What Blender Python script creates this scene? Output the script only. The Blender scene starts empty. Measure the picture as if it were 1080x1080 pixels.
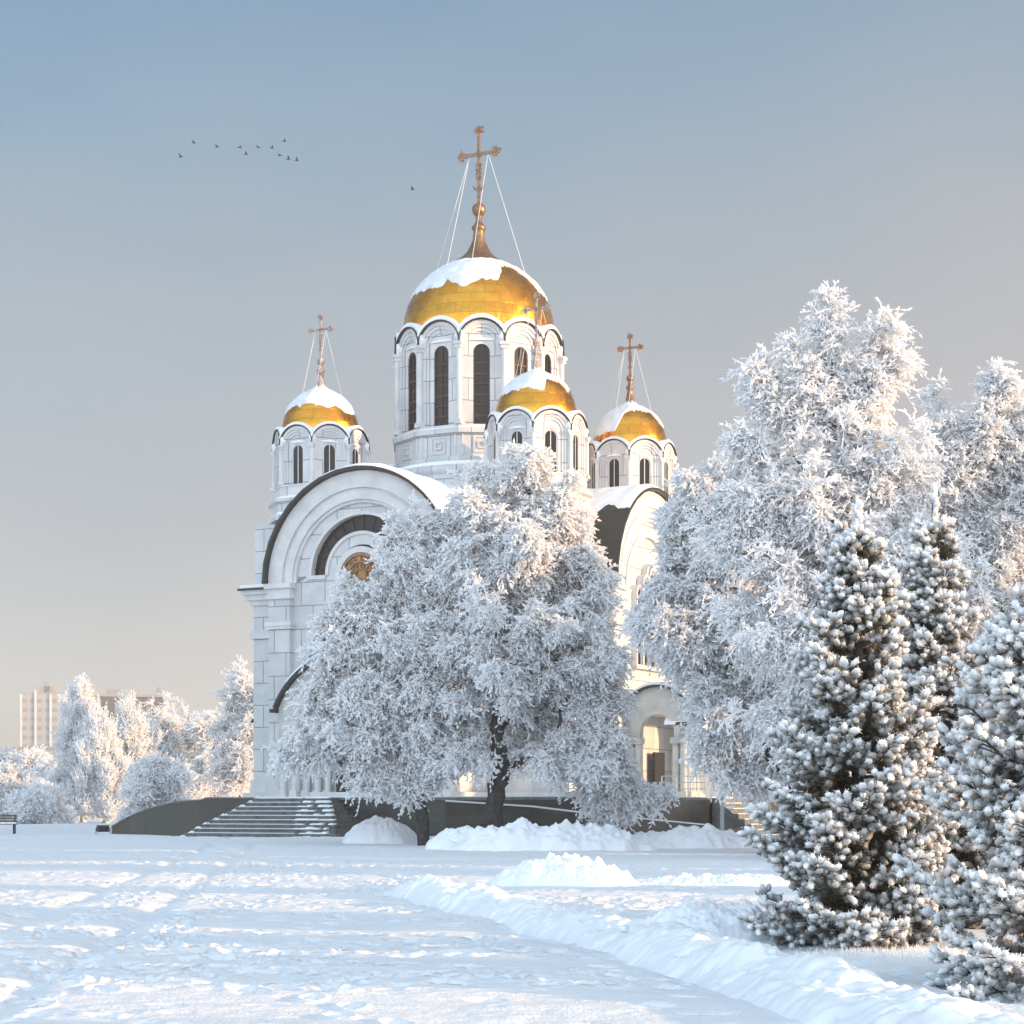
import bpy, math, random
import numpy as np
from math import pi, sin, cos, radians, sqrt
C = bpy.context.scene.collection
F, YH, EYE = 2000.0, 850.0, 1.6          # focal length in photo pixels, horizon row, eye height
def P(px, py, D):                         # photo pixel at depth D -> world point
    return ((px-540)/F*D, D, EYE+(YH-py)/F*D)

# ------------------------------------------------------------------ materials
def mat(name, col, rough=.8, metal=0, spec=.3):
    m = bpy.data.materials.new(name); m.use_nodes = True
    b = m.node_tree.nodes['Principled BSDF']
    b.inputs['Base Color'].default_value = (*col, 1); b.inputs['Roughness'].default_value = rough
    b.inputs['Metallic'].default_value = metal; b.inputs['Specular IOR Level'].default_value = spec
    return m
def N(m, t, **kw):
    n = m.node_tree.nodes.new(t)
    for k, v in kw.items():
        if hasattr(n, k) and k not in n.inputs: setattr(n, k, v)
        else: n.inputs[k].default_value = v
    return n
def L(m, a, b): m.node_tree.links.new(a, b)
def BS(m): return m.node_tree.nodes['Principled BSDF']
def mix(m, fac, a, b, blend='MIX'):
    n = m.node_tree.nodes.new('ShaderNodeMix'); n.data_type = 'RGBA'; n.blend_type = blend
    for s, v in ((n.inputs[0], fac), (n.inputs[6], a), (n.inputs[7], b)):
        if hasattr(v, 'links'): L(m, v, s)
        elif isinstance(v, tuple): s.default_value = (*v, 1)
        else: s.default_value = v
    return n.outputs[2]
def noise_col(m, a, b, scale, coord='Object', detail=6, lo=.35, hi=.65, rough=.6):
    tc = N(m, 'ShaderNodeTexCoord'); nz = N(m, 'ShaderNodeTexNoise', Scale=scale, Detail=detail, Roughness=rough)
    L(m, tc.outputs[coord], nz.inputs['Vector'])
    mr = N(m, 'ShaderNodeMapRange'); mr.inputs[1].default_value = lo; mr.inputs[2].default_value = hi
    L(m, nz.outputs['Fac'], mr.inputs[0])
    return mix(m, mr.outputs[0], a, b)
def bump(m, scale, strength, dist=.02, coord='Object', detail=5, src=None):
    bp = N(m, 'ShaderNodeBump', Strength=strength, Distance=dist)
    if src is None:
        tc = N(m, 'ShaderNodeTexCoord'); nz = N(m, 'ShaderNodeTexNoise', Scale=scale, Detail=detail)
        L(m, tc.outputs[coord], nz.inputs['Vector']); src = nz.outputs['Fac']
    L(m, src, bp.inputs['Height']); L(m, bp.outputs[0], BS(m).inputs['Normal'])
    return bp
def brick(m, w, h, mortar, a, b, mo, smooth=.1, offset=.5):
    uv = N(m, 'ShaderNodeUVMap'); br = N(m, 'ShaderNodeTexBrick', offset=offset)
    for k, v in (('Scale', 1), ('Brick Width', w), ('Row Height', h), ('Mortar Size', mortar), ('Mortar Smooth', smooth), ('Bias', 0)):
        br.inputs[k].default_value = v
    br.inputs['Color1'].default_value = (*a, 1); br.inputs['Color2'].default_value = (*b, 1); br.inputs['Mortar'].default_value = (*mo, 1)
    L(m, uv.outputs[0], br.inputs['Vector'])
    return br
M = {}
m = M['marble'] = mat('white_marble', (.72, .71, .69), .45)
br = brick(m, 1.35, 1.12, .022, (.66, .66, .65), (.54, .55, .57), (.24, .24, .25))
v = noise_col(m, (1, 1, 1), (.84, .85, .87), 1.3, detail=8)
L(m, mix(m, 1.0, br.outputs['Color'], v, 'MULTIPLY'), BS(m).inputs['Base Color'])
bump(m, 0, .5, .01, src=br.outputs['Fac']).invert = True
m = M['marble_plain'] = mat('pale_marble_trim', (.73, .72, .7), .5)
L(m, noise_col(m, (.68, .67, .66), (.53, .54, .55), 1.1, detail=9), BS(m).inputs['Base Color'])
m = M['stone'] = mat('pale_grey_stone', (.5, .5, .47), .6)
L(m, noise_col(m, (.56, .56, .52), (.42, .43, .42), 1.7, detail=8), BS(m).inputs['Base Color'])
m = M['roof'] = mat('dark_roof_metal', (.018, .02, .02), .4)
m = M['gold'] = mat('gilded_plates', (.85, .5, .1), .2, 1)
br = brick(m, 1.5, .52, .009, (.82, .38, .042), (.7, .29, .025), (.25, .11, .02))
L(m, mix(m, 1.0, br.outputs['Color'], noise_col(m, (1, 1, 1), (.8, .74, .62), 1.6), 'MULTIPLY'), BS(m).inputs['Base Color'])
tc = N(m, 'ShaderNodeTexCoord'); nz = N(m, 'ShaderNodeTexNoise', Scale=2.2, Detail=4); L(m, tc.outputs['Object'], nz.inputs['Vector'])
mr = N(m, 'ShaderNodeMapRange'); mr.inputs[1].default_value = .3; mr.inputs[2].default_value = .7; mr.inputs[3].default_value = .15; mr.inputs[4].default_value = .33
L(m, nz.outputs['Fac'], mr.inputs[0]); L(m, mr.outputs[0], BS(m).inputs['Roughness'])
bp = bump(m, 0, .35, .012, src=br.outputs['Fac']); bp.invert = True
bp2 = N(m, 'ShaderNodeBump', Strength=.12, Distance=.06); nz2 = N(m, 'ShaderNodeTexNoise', Scale=1.8, Detail=2)
L(m, tc.outputs['Object'], nz2.inputs['Vector']); L(m, nz2.outputs['Fac'], bp2.inputs['Height'])
L(m, bp2.outputs[0], bp.inputs['Normal'])
m = M['oldgold'] = mat('frosted_old_gold', (.2, .1, .035), .45, .8)
L(m, noise_col(m, (.2, .095, .03), (.3, .2, .14), 5), BS(m).inputs['Base Color'])
m = M['frostmetal'] = mat('frost_covered_metal', (.42, .36, .33), .7, .2)
L(m, noise_col(m, (.2, .12, .08), (.5, .46, .45), 9), BS(m).inputs['Base Color'])
m = M['wire'] = mat('frosted_cable', (.7, .7, .72), .7)
m = M['glass'] = mat('dark_window_glass', (.006, .009, .015), .15, 0, .2)
m = M['bronze'] = mat('brown_window_bronze', (.045, .028, .018), .5, .3)
m = M['rose'] = mat('rose_window_bronze', (.3, .14, .05), .4, .5)
L(m, noise_col(m, (.4, .2, .07), (.1, .06, .03), 4), BS(m).inputs['Base Color'])
m = M['snow'] = mat('snow', (.84, .87, .92), .75, 0, .2)
L(m, noise_col(m, (.87, .89, .92), (.82, .85, .9), 1.1), BS(m).inputs['Base Color'])
b1 = bump(m, 14, .35, .02, detail=6)
m = M['capsnow'] = mat('wind_packed_snow', (.7, .74, .8), .6, 0, .3)
L(m, noise_col(m, (.76, .79, .83), (.6, .64, .7), 1.6, detail=8, lo=.4, hi=.7), BS(m).inputs['Base Color'])
bump(m, 7, .6, .03, detail=7)
m = M['ground'] = mat('ground_snow', (.84, .87, .92), .7, 0, .25)
L(m, noise_col(m, (.84, .855, .88), (.77, .8, .86), .35, detail=8), BS(m).inputs['Base Color'])
b1 = bump(m, 30, .8, .02, detail=10)
b2 = N(m, 'ShaderNodeBump', Strength=.5, Distance=.05); tc = N(m, 'ShaderNodeTexCoord'); mp = N(m, 'ShaderNodeMapping')
mp.inputs['Scale'].default_value = (1, 2.2, 1); nz = N(m, 'ShaderNodeTexNoise', Scale=3.2, Detail=7)
L(m, tc.outputs['Object'], mp.inputs[0]); L(m, mp.outputs[0], nz.inputs['Vector']); L(m, nz.outputs['Fac'], b2.inputs['Height']); L(m, b2.outputs[0], b1.inputs['Normal'])
m = M['frost'] = mat('hoarfrost', (.93, .94, .955), .8, 0, .15)
def add_translucent(m, fac, col=None):
    o = m.node_tree.nodes['Material Output']; t = m.node_tree.nodes.new('ShaderNodeBsdfTranslucent'); x = m.node_tree.nodes.new('ShaderNodeMixShader'); x.inputs[0].default_value = fac
    if col is None: t.inputs[0].default_value = (.96, .96, .965, 1)
    else: L(m, col, t.inputs[0])
    L(m, BS(m).outputs[0], x.inputs[1]); L(m, t.outputs[0], x.inputs[2]); L(m, x.outputs[0], o.inputs['Surface'])
add_translucent(m, .42)
m = M['bark'] = mat('dark_bark', (.045, .038, .034), .9)
L(m, noise_col(m, (.018, .016, .015), (.07, .065, .065), 5), BS(m).inputs['Base Color'])
m = M['frostbark'] = mat('rime_on_bark', (.4, .38, .38), .9)
L(m, noise_col(m, (.12, .1, .09), (.8, .82, .86), 5, lo=.4, hi=.6), BS(m).inputs['Base Color'])
m = M['granite'] = mat('dark_granite', (.05, .055, .05), .35)
br = brick(m, 1.2, .42, .01, (.035, .04, .036), (.055, .056, .05), (.018, .018, .018))
L(m, mix(m, 1, br.outputs['Color'], noise_col(m, (1.3, 1.25, 1.15), (.65, .66, .66), .9, detail=9), 'MULTIPLY'), BS(m).inputs['Base Color'])
bump(m, 0, .4, .01, src=br.outputs['Fac']).invert = True
m = M['greenrib'] = mat('rusty_curved_granite', (.09, .095, .085), .5)
br = brick(m, 1.0, 4, .012, (.055, .06, .05), (.068, .068, .06), (.04, .04, .035), offset=0)
L(m, mix(m, 1, br.outputs['Color'], noise_col(m, (1, 1, 1), (1.7, 1.15, .8), .55, detail=8, lo=.45, hi=.75), 'MULTIPLY'), BS(m).inputs['Base Color'])
m = M['step'] = mat('grey_step_stone', (.13, .135, .13), .7)
L(m, noise_col(m, (.1, .105, .1), (.2, .205, .2), 3), BS(m).inputs['Base Color'])
m = M['steel'] = mat('grey_painted_steel', (.42, .47, .5), .5, .2)
m = M['black'] = mat('black_metal', (.02, .02, .022), .5)
m = M['wood'] = mat('weathered_wood', (.1, .085, .075), .8)
m = M['needle'] = mat('frosted_spruce_needles', (.05, .07, .05), .75, 0, .15)
at = N(m, 'ShaderNodeAttribute', attribute_name='frost'); tc = N(m, 'ShaderNodeTexCoord')
g = noise_col(m, (.022, .038, .026), (.08, .06, .028), 3.5)
L(m, mix(m, at.outputs['Fac'], g, (.9, .92, .94)), BS(m).inputs['Base Color'])
m = M['bird'] = mat('dark_feathers', (.03, .03, .035), .7)
def facade_mat(name, wall, win, bw, bh, frac):
    m = mat(name, wall, .8)
    br = brick(m, bw, bh, frac, win, tuple(c*1.4 for c in win), wall, smooth=0, offset=0)
    L(m, br.outputs['Color'], BS(m).inputs['Base Color']); return m

# ------------------------------------------------------------------ mesh helpers
class MB:
    def __init__(s, T=None): s.v = []; s.f = []; s.sm = []; s.T = T; s.uv = {}
    def add(s, vs, fs, smooth=False, uvs=None):
        o = len(s.v)
        for p in vs: s.v.append(s.T(*p) if s.T else tuple(p))
        for k, f in enumerate(fs):
            if uvs: s.uv[len(s.f)] = [uvs[i] for i in f]
            s.f.append(tuple(i+o for i in f)); s.sm.append(smooth)
    def box(s, x0, x1, y0, y1, z0, z1):
        s.add([(x0,y0,z0),(x1,y0,z0),(x1,y1,z0),(x0,y1,z0),(x0,y0,z1),(x1,y0,z1),(x1,y1,z1),(x0,y1,z1)],
              [(0,3,2,1),(4,5,6,7),(0,1,5,4),(1,2,6,5),(2,3,7,6),(3,0,4,7)])
    def cyl(s, p0, p1, r0, r1=None, n=8, smooth=True):
        r1 = r0 if r1 is None else r1
        a = np.array(p0, float); b = np.array(p1, float); d = b-a; d /= max(1e-9, np.linalg.norm(d))
        t = np.cross(d, (0,0,1) if abs(d[2]) < .9 else (1,0,0)); t /= np.linalg.norm(t); w = np.cross(d, t)
        vs = []
        for c, r in ((a, r0), (b, r1)):
            for i in range(n):
                q = 2*pi*i/n; vs.append(tuple(c + r*(cos(q)*t+sin(q)*w)))
        fs = [(i, (i+1) % n, n+(i+1) % n, n+i) for i in range(n)]
        s.add(vs, fs, smooth); s.add([vs[i] for i in range(n)], [tuple(range(n))[::-1]]); s.add([vs[n+i] for i in range(n)], [tuple(range(n))])
    def lathe(s, prof, cx, cy, n=32, rot=0, smooth=True, cap=True):
        vs = []; uv = []; acc = 0; R = max(r for r, z in prof); pr = prof[0]
        for (r, z) in prof:
            acc += math.hypot(r-pr[0], z-pr[1]); pr = (r, z)
            for i in range(n+1):
                q = rot+2*pi*i/n; vs.append((cx+r*sin(q), cy-r*cos(q), z)); uv.append((i/n*2*pi*R, acc))
        fs = [(j*(n+1)+i, j*(n+1)+i+1, (j+1)*(n+1)+i+1, (j+1)*(n+1)+i) for j in range(len(prof)-1) for i in range(n)]
        s.add(vs, fs, smooth, uv)
        if cap:
            for j, (r, z) in ((0, prof[0]), (len(prof)-1, prof[-1])):
                if r > .02: s.add([vs[j*(n+1)+i] for i in range(n)], [tuple(range(n)) if j else tuple(range(n))[::-1]])
    def build(s, name, m, parent=None, label=None, shade_auto=False):
        me = bpy.data.meshes.new(name); me.from_pydata(s.v, [], s.f); me.update()
        uvl = me.uv_layers.new(name='UVMap'); n = len(me.loops); arr = np.zeros((n, 2), np.float32)
        for pl in me.polygons:
            u = s.uv.get(pl.index)
            if u:
                for k, li in enumerate(pl.loop_indices): arr[li] = u[k]
            else:
                nm = pl.normal
                if abs(nm.z) > .75:
                    for li, vi in zip(pl.loop_indices, pl.vertices): co = me.vertices[vi].co; arr[li] = (co.x, co.y)
                else:
                    l = math.hypot(nm.x, nm.y); tx, ty = -nm.y/l, nm.x/l
                    for li, vi in zip(pl.loop_indices, pl.vertices): co = me.vertices[vi].co; arr[li] = (co.x*tx+co.y*ty, co.z)
        uvl.data.foreach_set('uv', arr.ravel())
        me.polygons.foreach_set('use_smooth', s.sm)
        me.materials.append(M[m] if isinstance(m, str) else m)
        o = bpy.data.objects.new(name, me); C.objects.link(o); o.parent = parent
        if label: o['label'] = label
        return o
def npmesh(name, V, Fc, m, parent=None, smooth=False, attr=None):
    me = bpy.data.meshes.new(name); V = np.ascontiguousarray(V, np.float32); Fc = np.ascontiguousarray(Fc, np.int32); k = Fc.shape[1]
    me.vertices.add(len(V)); me.vertices.foreach_set('co', V.ravel())
    me.loops.add(Fc.size); me.loops.foreach_set('vertex_index', Fc.ravel())
    me.polygons.add(len(Fc)); me.polygons.foreach_set('loop_start', np.arange(0, Fc.size, k, dtype=np.int32))
    me.polygons.foreach_set('use_smooth', np.full(len(Fc), smooth, bool))
    if attr is not None:
        a = me.attributes.new('frost', 'FLOAT', 'POINT'); a.data.foreach_set('value', attr.astype(np.float32))
    me.update(calc_edges=True); me.materials.append(M[m] if isinstance(m, str) else m)
    o = bpy.data.objects.new(name, me); C.objects.link(o); o.parent = parent
    return o
def thing(name, label, cat, loc=(0,0,0), rz=0, group=None):
    o = bpy.data.objects.new(name, None); C.objects.link(o); o.location = loc; o.rotation_euler = (0,0,rz); o.empty_display_size = .2
    return tag(o, label, cat, group)
def tag(o, label, cat, group=None):
    o['label'] = label; o['category'] = cat
    if group: o['group'] = group
    return o

# ------------------------------------------------------------------ noise
def _h(ix, iy, s):
    n = (ix.astype(np.int64)*374761393 + iy.astype(np.int64)*668265263 + s*1274126177) & 0x7fffffff
    n = ((n ^ (n >> 13))*1274126177) & 0x7fffffff
    return ((n ^ (n >> 16)) & 0xffff)/65535.0
def vn(x, y, s=0):
    ix = np.floor(x); iy = np.floor(y); fx = x-ix; fy = y-iy; fx = fx*fx*(3-2*fx); fy = fy*fy*(3-2*fy)
    a = _h(ix, iy, s); b = _h(ix+1, iy, s); c = _h(ix, iy+1, s); d = _h(ix+1, iy+1, s)
    return (a*(1-fx)+b*fx)*(1-fy)+(c*(1-fx)+d*fx)*fy
def fbm(x, y, s=0, o=4):
    r = 0; a = .5
    for k in range(o): r = r+a*(vn(x, y, s+k)-.5); x = x*2.03+11.3; y = y*2.03+5.7; a *= .5
    return r
def worley(x, y, s=0, jit=.8):
    ix = np.floor(x); iy = np.floor(y); best = np.full(x.shape, 9.); idn = np.zeros(x.shape)
    for dx in (-1, 0, 1):
        for dy in (-1, 0, 1):
            cx = ix+dx; cy = iy+dy
            px = cx+.5+jit*(_h(cx, cy, s)-.5); py = cy+.5+jit*(_h(cx, cy, s+7)-.5)
            d = np.hypot(x-px, y-py); w = d < best; best = np.where(w, d, best); idn = np.where(w, _h(cx, cy, s+13), idn)
    return best, idn
def smooth(a, b, x): t = np.clip((x-a)/(b-a), 0, 1); return t*t*(3-2*t)

# ------------------------------------------------------------------ terrain
RIDGE = [P(425,950,36)[:2], P(470,950,32.5)[:2], P(540,968,28)[:2], P(640,990,23)[:2], P(760,1020,18.6)[:2], P(880,1060,15.2)[:2], P(1000,1100,12.8)[:2], (3.6, 9.5), (4.2, 5.0)]
def ridge_d(x, y):
    best = np.full(np.shape(x), 1e9); side = np.zeros(np.shape(x)); tt = np.zeros(np.shape(x)); acc = 0
    for (ax, ay), (bx, by) in zip(RIDGE[:-1], RIDGE[1:]):
        dx, dy = bx-ax, by-ay; l = math.hypot(dx, dy); t = np.clip(((x-ax)*dx+(y-ay)*dy)/l**2, 0, 1)
        d = np.hypot(x-ax-t*dx, y-ay-t*dy); w = d < best
        best = np.where(w, d, best); side = np.where(w, np.sign((x-ax)*dy-(y-ay)*dx), side); tt = np.where(w, acc+t*l, tt); acc += l
    return best, side, tt
def ground_h(x, y):
    x = np.asarray(x, float); y = np.asarray(y, float)
    near = 1-smooth(60, 110, np.hypot(x, y))
    h = .10*fbm(x/7, y/5, 3, 4) + .035*fbm(x/1.3, y/.9, 9, 4)*near + .25*fbm(x/40, y/40, 31, 3)*smooth(20, 60, y)
    h = h + .22*smooth(62, 84, y)*(1-smooth(96, 120, y))
    b, side, _ = ridge_d(x, y)
    right = np.where((side < 0) & (y < 38), smooth(0, .7, b), 0)*(1-smooth(34, 38, y))
    h = h+.11*right + right*.05*fbm(x/.8, y/.6, 41, 4)
    # trodden bands and footprints on the open square
    tr = smooth(-.05, .12, fbm(x/6+3, y/1.6, 51, 3))*smooth(13, 15, y)*(1-smooth(48, 60, y))*(1-smooth(2.5, 5, x))
    d, i = worley(x/.42, y/.36, 61); h = h-.07*(i > .3)*(smooth(.36, .2, d) if False else 1-smooth(.2, .36, d))*tr*(.4+i)+.02*np.exp(-((d-.42)/.1)**2)*tr*(i > .3)
    d, i = worley(x/.95+.3*y, y/.75, 71); h = h-.075*(i > .35)*(1-smooth(.1, .2, d))*near
    h = h+.045*tr*fbm(x/.25, y/.2, 81, 3)+.05*fbm(x/.5, y/.35, 83, 4)*near+.018*fbm(x/.12, y/.1, 87, 3)*near*(1-smooth(30, 45, y))
    # old wheel ruts crossing towards the steps
    for k, (x0, sl) in enumerate(((-7.2, -.10), (-5.6, -.10), (-1.2, -.24), (.3, -.24))):
        h = h-.06*np.exp(-(((x-x0-sl*(y-30))/.22)**2))*near*(.5+vn(y/3, x*0+k, 5))
    # far slope of the terrain behind the trees on the left
    h = h+.45*smooth(97, 125, y)*smooth(-14, -24, x)*(1-smooth(400, 600, y))+.05*smooth(97, 110, y)*smooth(-14,-24,x)*fbm(x/1.5, y/1.5, 91, 4)*8*near
    return h
TRAILS = [(-9, 40, -1, 13), (-7.5, 50, -3.5, 16), (-5.8, 62, -6.5, 14), (-12, 27, 2.0, 22), (-11, 33, 1.5, 30), (-2, 48, -5, 18), (-8.5, 20, .8, 16.5), (-9.5, 58, -1.5, 34), (-3, 60, -8, 24), (-6, 24, 1.2, 17.8), (1.5, 45, -2.5, 27), (5, 44, 1.5, 33), (-4.4, 15, -1.2, 21)]
def footprints(x, y):
    h = np.zeros(np.shape(x))
    for k, (ax, ay, bx, by) in enumerate(TRAILS):
        l = math.hypot(bx-ax, by-ay); dx, dy = (bx-ax)/l, (by-ay)/l; u = (x-ax)*dx+(y-ay)*dy; v = (x-ax)*dy-(y-ay)*dx+.5*np.sin(u/3.1+k)+.2*np.sin(u/1.1+k*2)
        stp = .66; n = np.floor(u/stp); c = (n+.5+.22*(_h(n, n*0+k, 3)-.5))*stp; side = np.where(n % 2 == 0, .13, -.13)+.07*(_h(n, n*0+k, 9)-.5)
        d = np.sqrt(((u-c)/.17)**2+((v-side)/.085)**2)
        on = (u > 0) & (u < l)
        h = h+np.where(on, -.085*(1-smooth(.7, 1.15, d))+.022*np.exp(-((d-1.45)/.3)**2), 0)
    return h
def make_ground():
    r = [0.5]
    while r[-1] < 3500: r.append(r[-1]*(1.0036 if 11 < r[-1] < 45 else 1.0055 if 10 < r[-1] < 100 else 1.03 if r[-1] < 10 else 1.035)+.0)
    r = np.array(r)
    a = np.concatenate([np.linspace(-180, -40, 70, endpoint=False), np.linspace(-40, -17, 90, endpoint=False), np.linspace(-17, 17, 760, endpoint=False), np.linspace(17, 40, 90, endpoint=False), np.linspace(40, 180, 71)])*pi/180
    A, R = np.meshgrid(a, r); X = R*np.sin(A); Y = R*np.cos(A); Z = ground_h(X, Y)+footprints(X, Y)
    nr, na = X.shape; V = np.stack([X, Y, Z], -1).reshape(-1, 3)
    i, j = np.meshgrid(np.arange(nr-1), np.arange(na-1), indexing='ij'); b = (i*na+j).ravel()
    Fq = np.stack([b, b+1, b+na+1, b+na], 1)[:, ::-1]
    o = npmesh('ground', V, Fq, 'ground', smooth=True); o['kind'] = 'structure'; return o
make_ground()
def pile(label, cx, cy, rx, ry, hgt, seed, rot=0, lump=.35, lumpsize=.45, res=None, group='ploughed snow heaps'):
    n = 230; X, Y = np.meshgrid(np.linspace(-1, 1, n), np.linspace(-1, 1, n)); lx = X*rx; ly = Y*ry
    wx = cx+lx*cos(rot)-ly*sin(rot); wy = cy+lx*sin(rot)+ly*cos(rot)
    q = np.sqrt(X**2+Y**2)*1.12+.35*fbm(wx/.9, wy/.9, seed, 3)+.5*np.maximum(0, np.maximum(np.abs(X), np.abs(Y))-.8)/.2
    e = np.clip(1-q, 0, 1); H = hgt*(1-(1-e)**2.2)*smooth(0, .12, e)
    d, i = worley(wx/lumpsize, wy/lumpsize, seed+5, 1); H = H*(1+lump*((.6-d)*(.4+i)))+hgt*.12*fbm(wx/.3, wy/.3, seed+9, 4)*smooth(0, .3, e)
    
    for cs, am in ((lumpsize*.5, .16), (lumpsize*.24, .1), (.11, .045)):
        d, i = worley((wx+.3*cs*fbm(wx/cs, wy/cs, 3, 2))/cs, wy/cs, seed+25+int(cs*90), 1); H = H+am*max(lump, .35)*(lumpsize if cs > .12 else .5)*np.maximum(0, .6-d)*(i > .35)*(.4+i)*2*smooth(0, .25, e)
    Z = ground_h(wx, wy)+H-.02-.08*(1-smooth(0, .15, e)); Z0 = float(ground_h(np.array(cx), np.array(cy)))
    V = np.stack([wx-cx, wy-cy, Z-Z0], -1).reshape(-1, 3)
    i, j = np.meshgrid(np.arange(n-1), np.arange(n-1), indexing='ij'); b = (i*n+j).ravel()
    o = npmesh('snow_pile', V, np.stack([b, b+1, b+n+1, b+n], 1), 'snow', smooth=True); o.location = (cx, cy, Z0)
    return tag(o, label, 'snow pile', group)
pile('pointed snow heap left of the leaning dark tree trunk', *P(402,0,74)[:2], 1.9, 1.5, .95, 3, lump=.2)
pile('long lumpy snow bank in front of the dark podium wall', *P(580,0,66.5)[:2], 4.7, 1.9, .8, 11, lump=.7, lumpsize=1.1)
pile('lower end of the snow bank near the steel post', *P(735,0,70)[:2], 3.6, 2.1, .62, 17, lump=.5, lumpsize=.8)
pile('small low snow heap between the leaning trunk and the long bank', *P(485,0,67.5)[:2], 1.5, 1.2, .7, 19, lump=.5, lumpsize=.6)
pile('sunlit rough snow heap in the middle of the square', *P(595,0,36)[:2], 1.75, 1.3, .52, 23, lump=.5, lumpsize=.3)
pile('flat spread of rough snow behind the narrow spruce', *P(760,0,36.5)[:2], 2.3, 1.0, .2, 29, lump=.5, lumpsize=.3)
pile('rounded shaded snow heap left of the frosted spruce', *P(745,0,21.6)[:2], 1.25, .95, .42, 37, lump=.3, lumpsize=.3)
def windrow():
    n, k = 900, 46; L_ = [0]
    for a, b in zip(RIDGE[:-1], RIDGE[1:]): L_.append(L_[-1]+math.hypot(b[0]-a[0], b[1]-a[1]))
    t = np.linspace(0, L_[-1]-3.5, n); x = np.interp(t, L_, [p[0] for p in RIDGE]); y = np.interp(t, L_, [p[1] for p in RIDGE])
    for _ in range(25): x[1:-1] = (x[:-2]+2*x[1:-1]+x[2:])/4; y[1:-1] = (y[:-2]+2*y[1:-1]+y[2:])/4
    x += .3*fbm(t/2.2, t*0, 5, 2)
    tx = np.gradient(x); ty = np.gradient(y); l = np.hypot(tx, ty); nx, ny = -ty/l, tx/l
    s = np.linspace(-1, 1, k); S, T = np.meshgrid(s, t); w = .62+.25*fbm(t/2.5, t*0+3, 8, 2)
    X = x[:, None]+nx[:, None]*S*w[:, None]; Y = y[:, None]+ny[:, None]*S*w[:, None]
    prof = (1-np.abs(S)**1.7)
    hh = (.27+.16*fbm(t/1.8, t*0+9, 12, 2))*smooth(0, 2, t)
    H = hh[:, None]*prof*(1+1.1*fbm(X/.55, Y/.7, 79, 4))
    for cs, am in ((.34, .10), (.17, .055), (.08, .022)):
        wx_ = X+.3*cs*fbm(X/cs, Y/cs, 3, 2); d, i = worley(wx_/cs, Y/cs, 77+int(cs*100), 1); H = H+am*np.maximum(0, .55-d)*(i > .45)*(.3+i)*prof**.5
    Z = ground_h(X, Y)+H-.03*(1-prof)-.02
    V = np.stack([X, Y, Z], -1).reshape(-1, 3); i, j = np.meshgrid(np.arange(n-1), np.arange(k-1), indexing='ij'); b = (i*k+j).ravel()
    o = npmesh('snow_windrow', V, np.stack([b, b+1, b+k+1, b+k], 1)[:, ::-1], 'snow', smooth=True)
    tag(o, 'long low ridge of ploughed snow running from the square to the lower right corner', 'snow bank')
windrow()
rr = random.Random(5)
for k in range(14):
    q = rr.random()*.9; idx = q*(len(RIDGE)-3); i = int(idx); f = idx-i
    x = RIDGE[i][0]*(1-f)+RIDGE[i+1][0]*f+rr.uniform(-.3, .5); y = RIDGE[i][1]*(1-f)+RIDGE[i+1][1]*f+rr.uniform(-.3, .6)
    n = 10; mb = MB(); s = rr.uniform(.025, .055); vs = []
    for a in range(n):
        for b in range(n):
            th = pi*a/(n-1); ph = 2*pi*b/n; w = 1+.35*math.sin(3*ph+k)*math.sin(2*th+k*2)
            vs.append((s*w*sin(th)*cos(ph)*1.2, s*w*sin(th)*sin(ph), s*.8*w*cos(th)))
    mb.add(vs, [(a*n+b, a*n+(b+1) % n, (a+1)*n+(b+1) % n, (a+1)*n+b)[::-1] for a in range(n-1) for b in range(n)], True)
    o = mb.build('snow_lump', 'snow'); b, _, _ = ridge_d(np.array(x), np.array(y))
    o.location = (x, y, float(ground_h(x, y))+.3*max(0, 1-(float(b)/.5)**1.7)+s*.15)
    tag(o, 'loose lump of snow lying along the ploughed snow ridge', 'snow lump', 'loose snow lumps along the ridge')

# ------------------------------------------------------------------ arches
NA = 17
def arch(a, z0, zs, r=None, n=NA, seg=None):   # outline: left foot -> spring -> arc -> right foot; r: circle radius, seg: centre height of the circle
    pts = [(-a, z0)]
    if seg is None: pts += [(-a*cos(pi*i/(n-1)), zs+(r or a)*sin(pi*i/(n-1))) for i in range(n)]
    else:
        th = math.asin(min(1, a/r)); pts += [(r*sin(-th+2*th*i/(n-1)), seg+r*cos(-th+2*th*i/(n-1))) for i in range(n)]
    return pts+[(a, z0)]
def band(mb, A, B, d0, d1, closed=False, smooth=False):      # solid between outer outline A and inner outline B, depth d0 (front) .. d1 (back)
    n = len(A); vs = [(p[0], d0, p[1]) for p in A]+[(p[0], d0, p[1]) for p in B]+[(p[0], d1, p[1]) for p in A]+[(p[0], d1, p[1]) for p in B]
    rng = range(n) if closed else range(n-1)
    for i in rng:
        j = (i+1) % n
        mb.add([vs[k] for k in (i, j, n+j, n+i)], [(0, 3, 2, 1)])
        mb.add([vs[k] for k in (i, j, 2*n+j, 2*n+i)], [(0, 1, 2, 3)], smooth)
        mb.add([vs[k] for k in (n+i, n+j, 3*n+j, 3*n+i)], [(0, 3, 2, 1)], smooth)
        mb.add([vs[k] for k in (2*n+i, 2*n+j, 3*n+j, 3*n+i)], [(0, 1, 2, 3)])
    if not closed:
        for i in (0, n-1): mb.add([vs[k] for k in (i, n+i, 3*n+i, 2*n+i)], [(0, 1, 2, 3)])
def plate(mb, A, d):       # flat filled outline
    mb.add([(p[0], d, p[1]) for p in A], [tuple(range(len(A)))[::-1]])
def circ(r, zc, n=32, x=0): return [(x+r*sin(2*pi*i/n), zc+r*cos(2*pi*i/n)) for i in range(n)]
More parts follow.
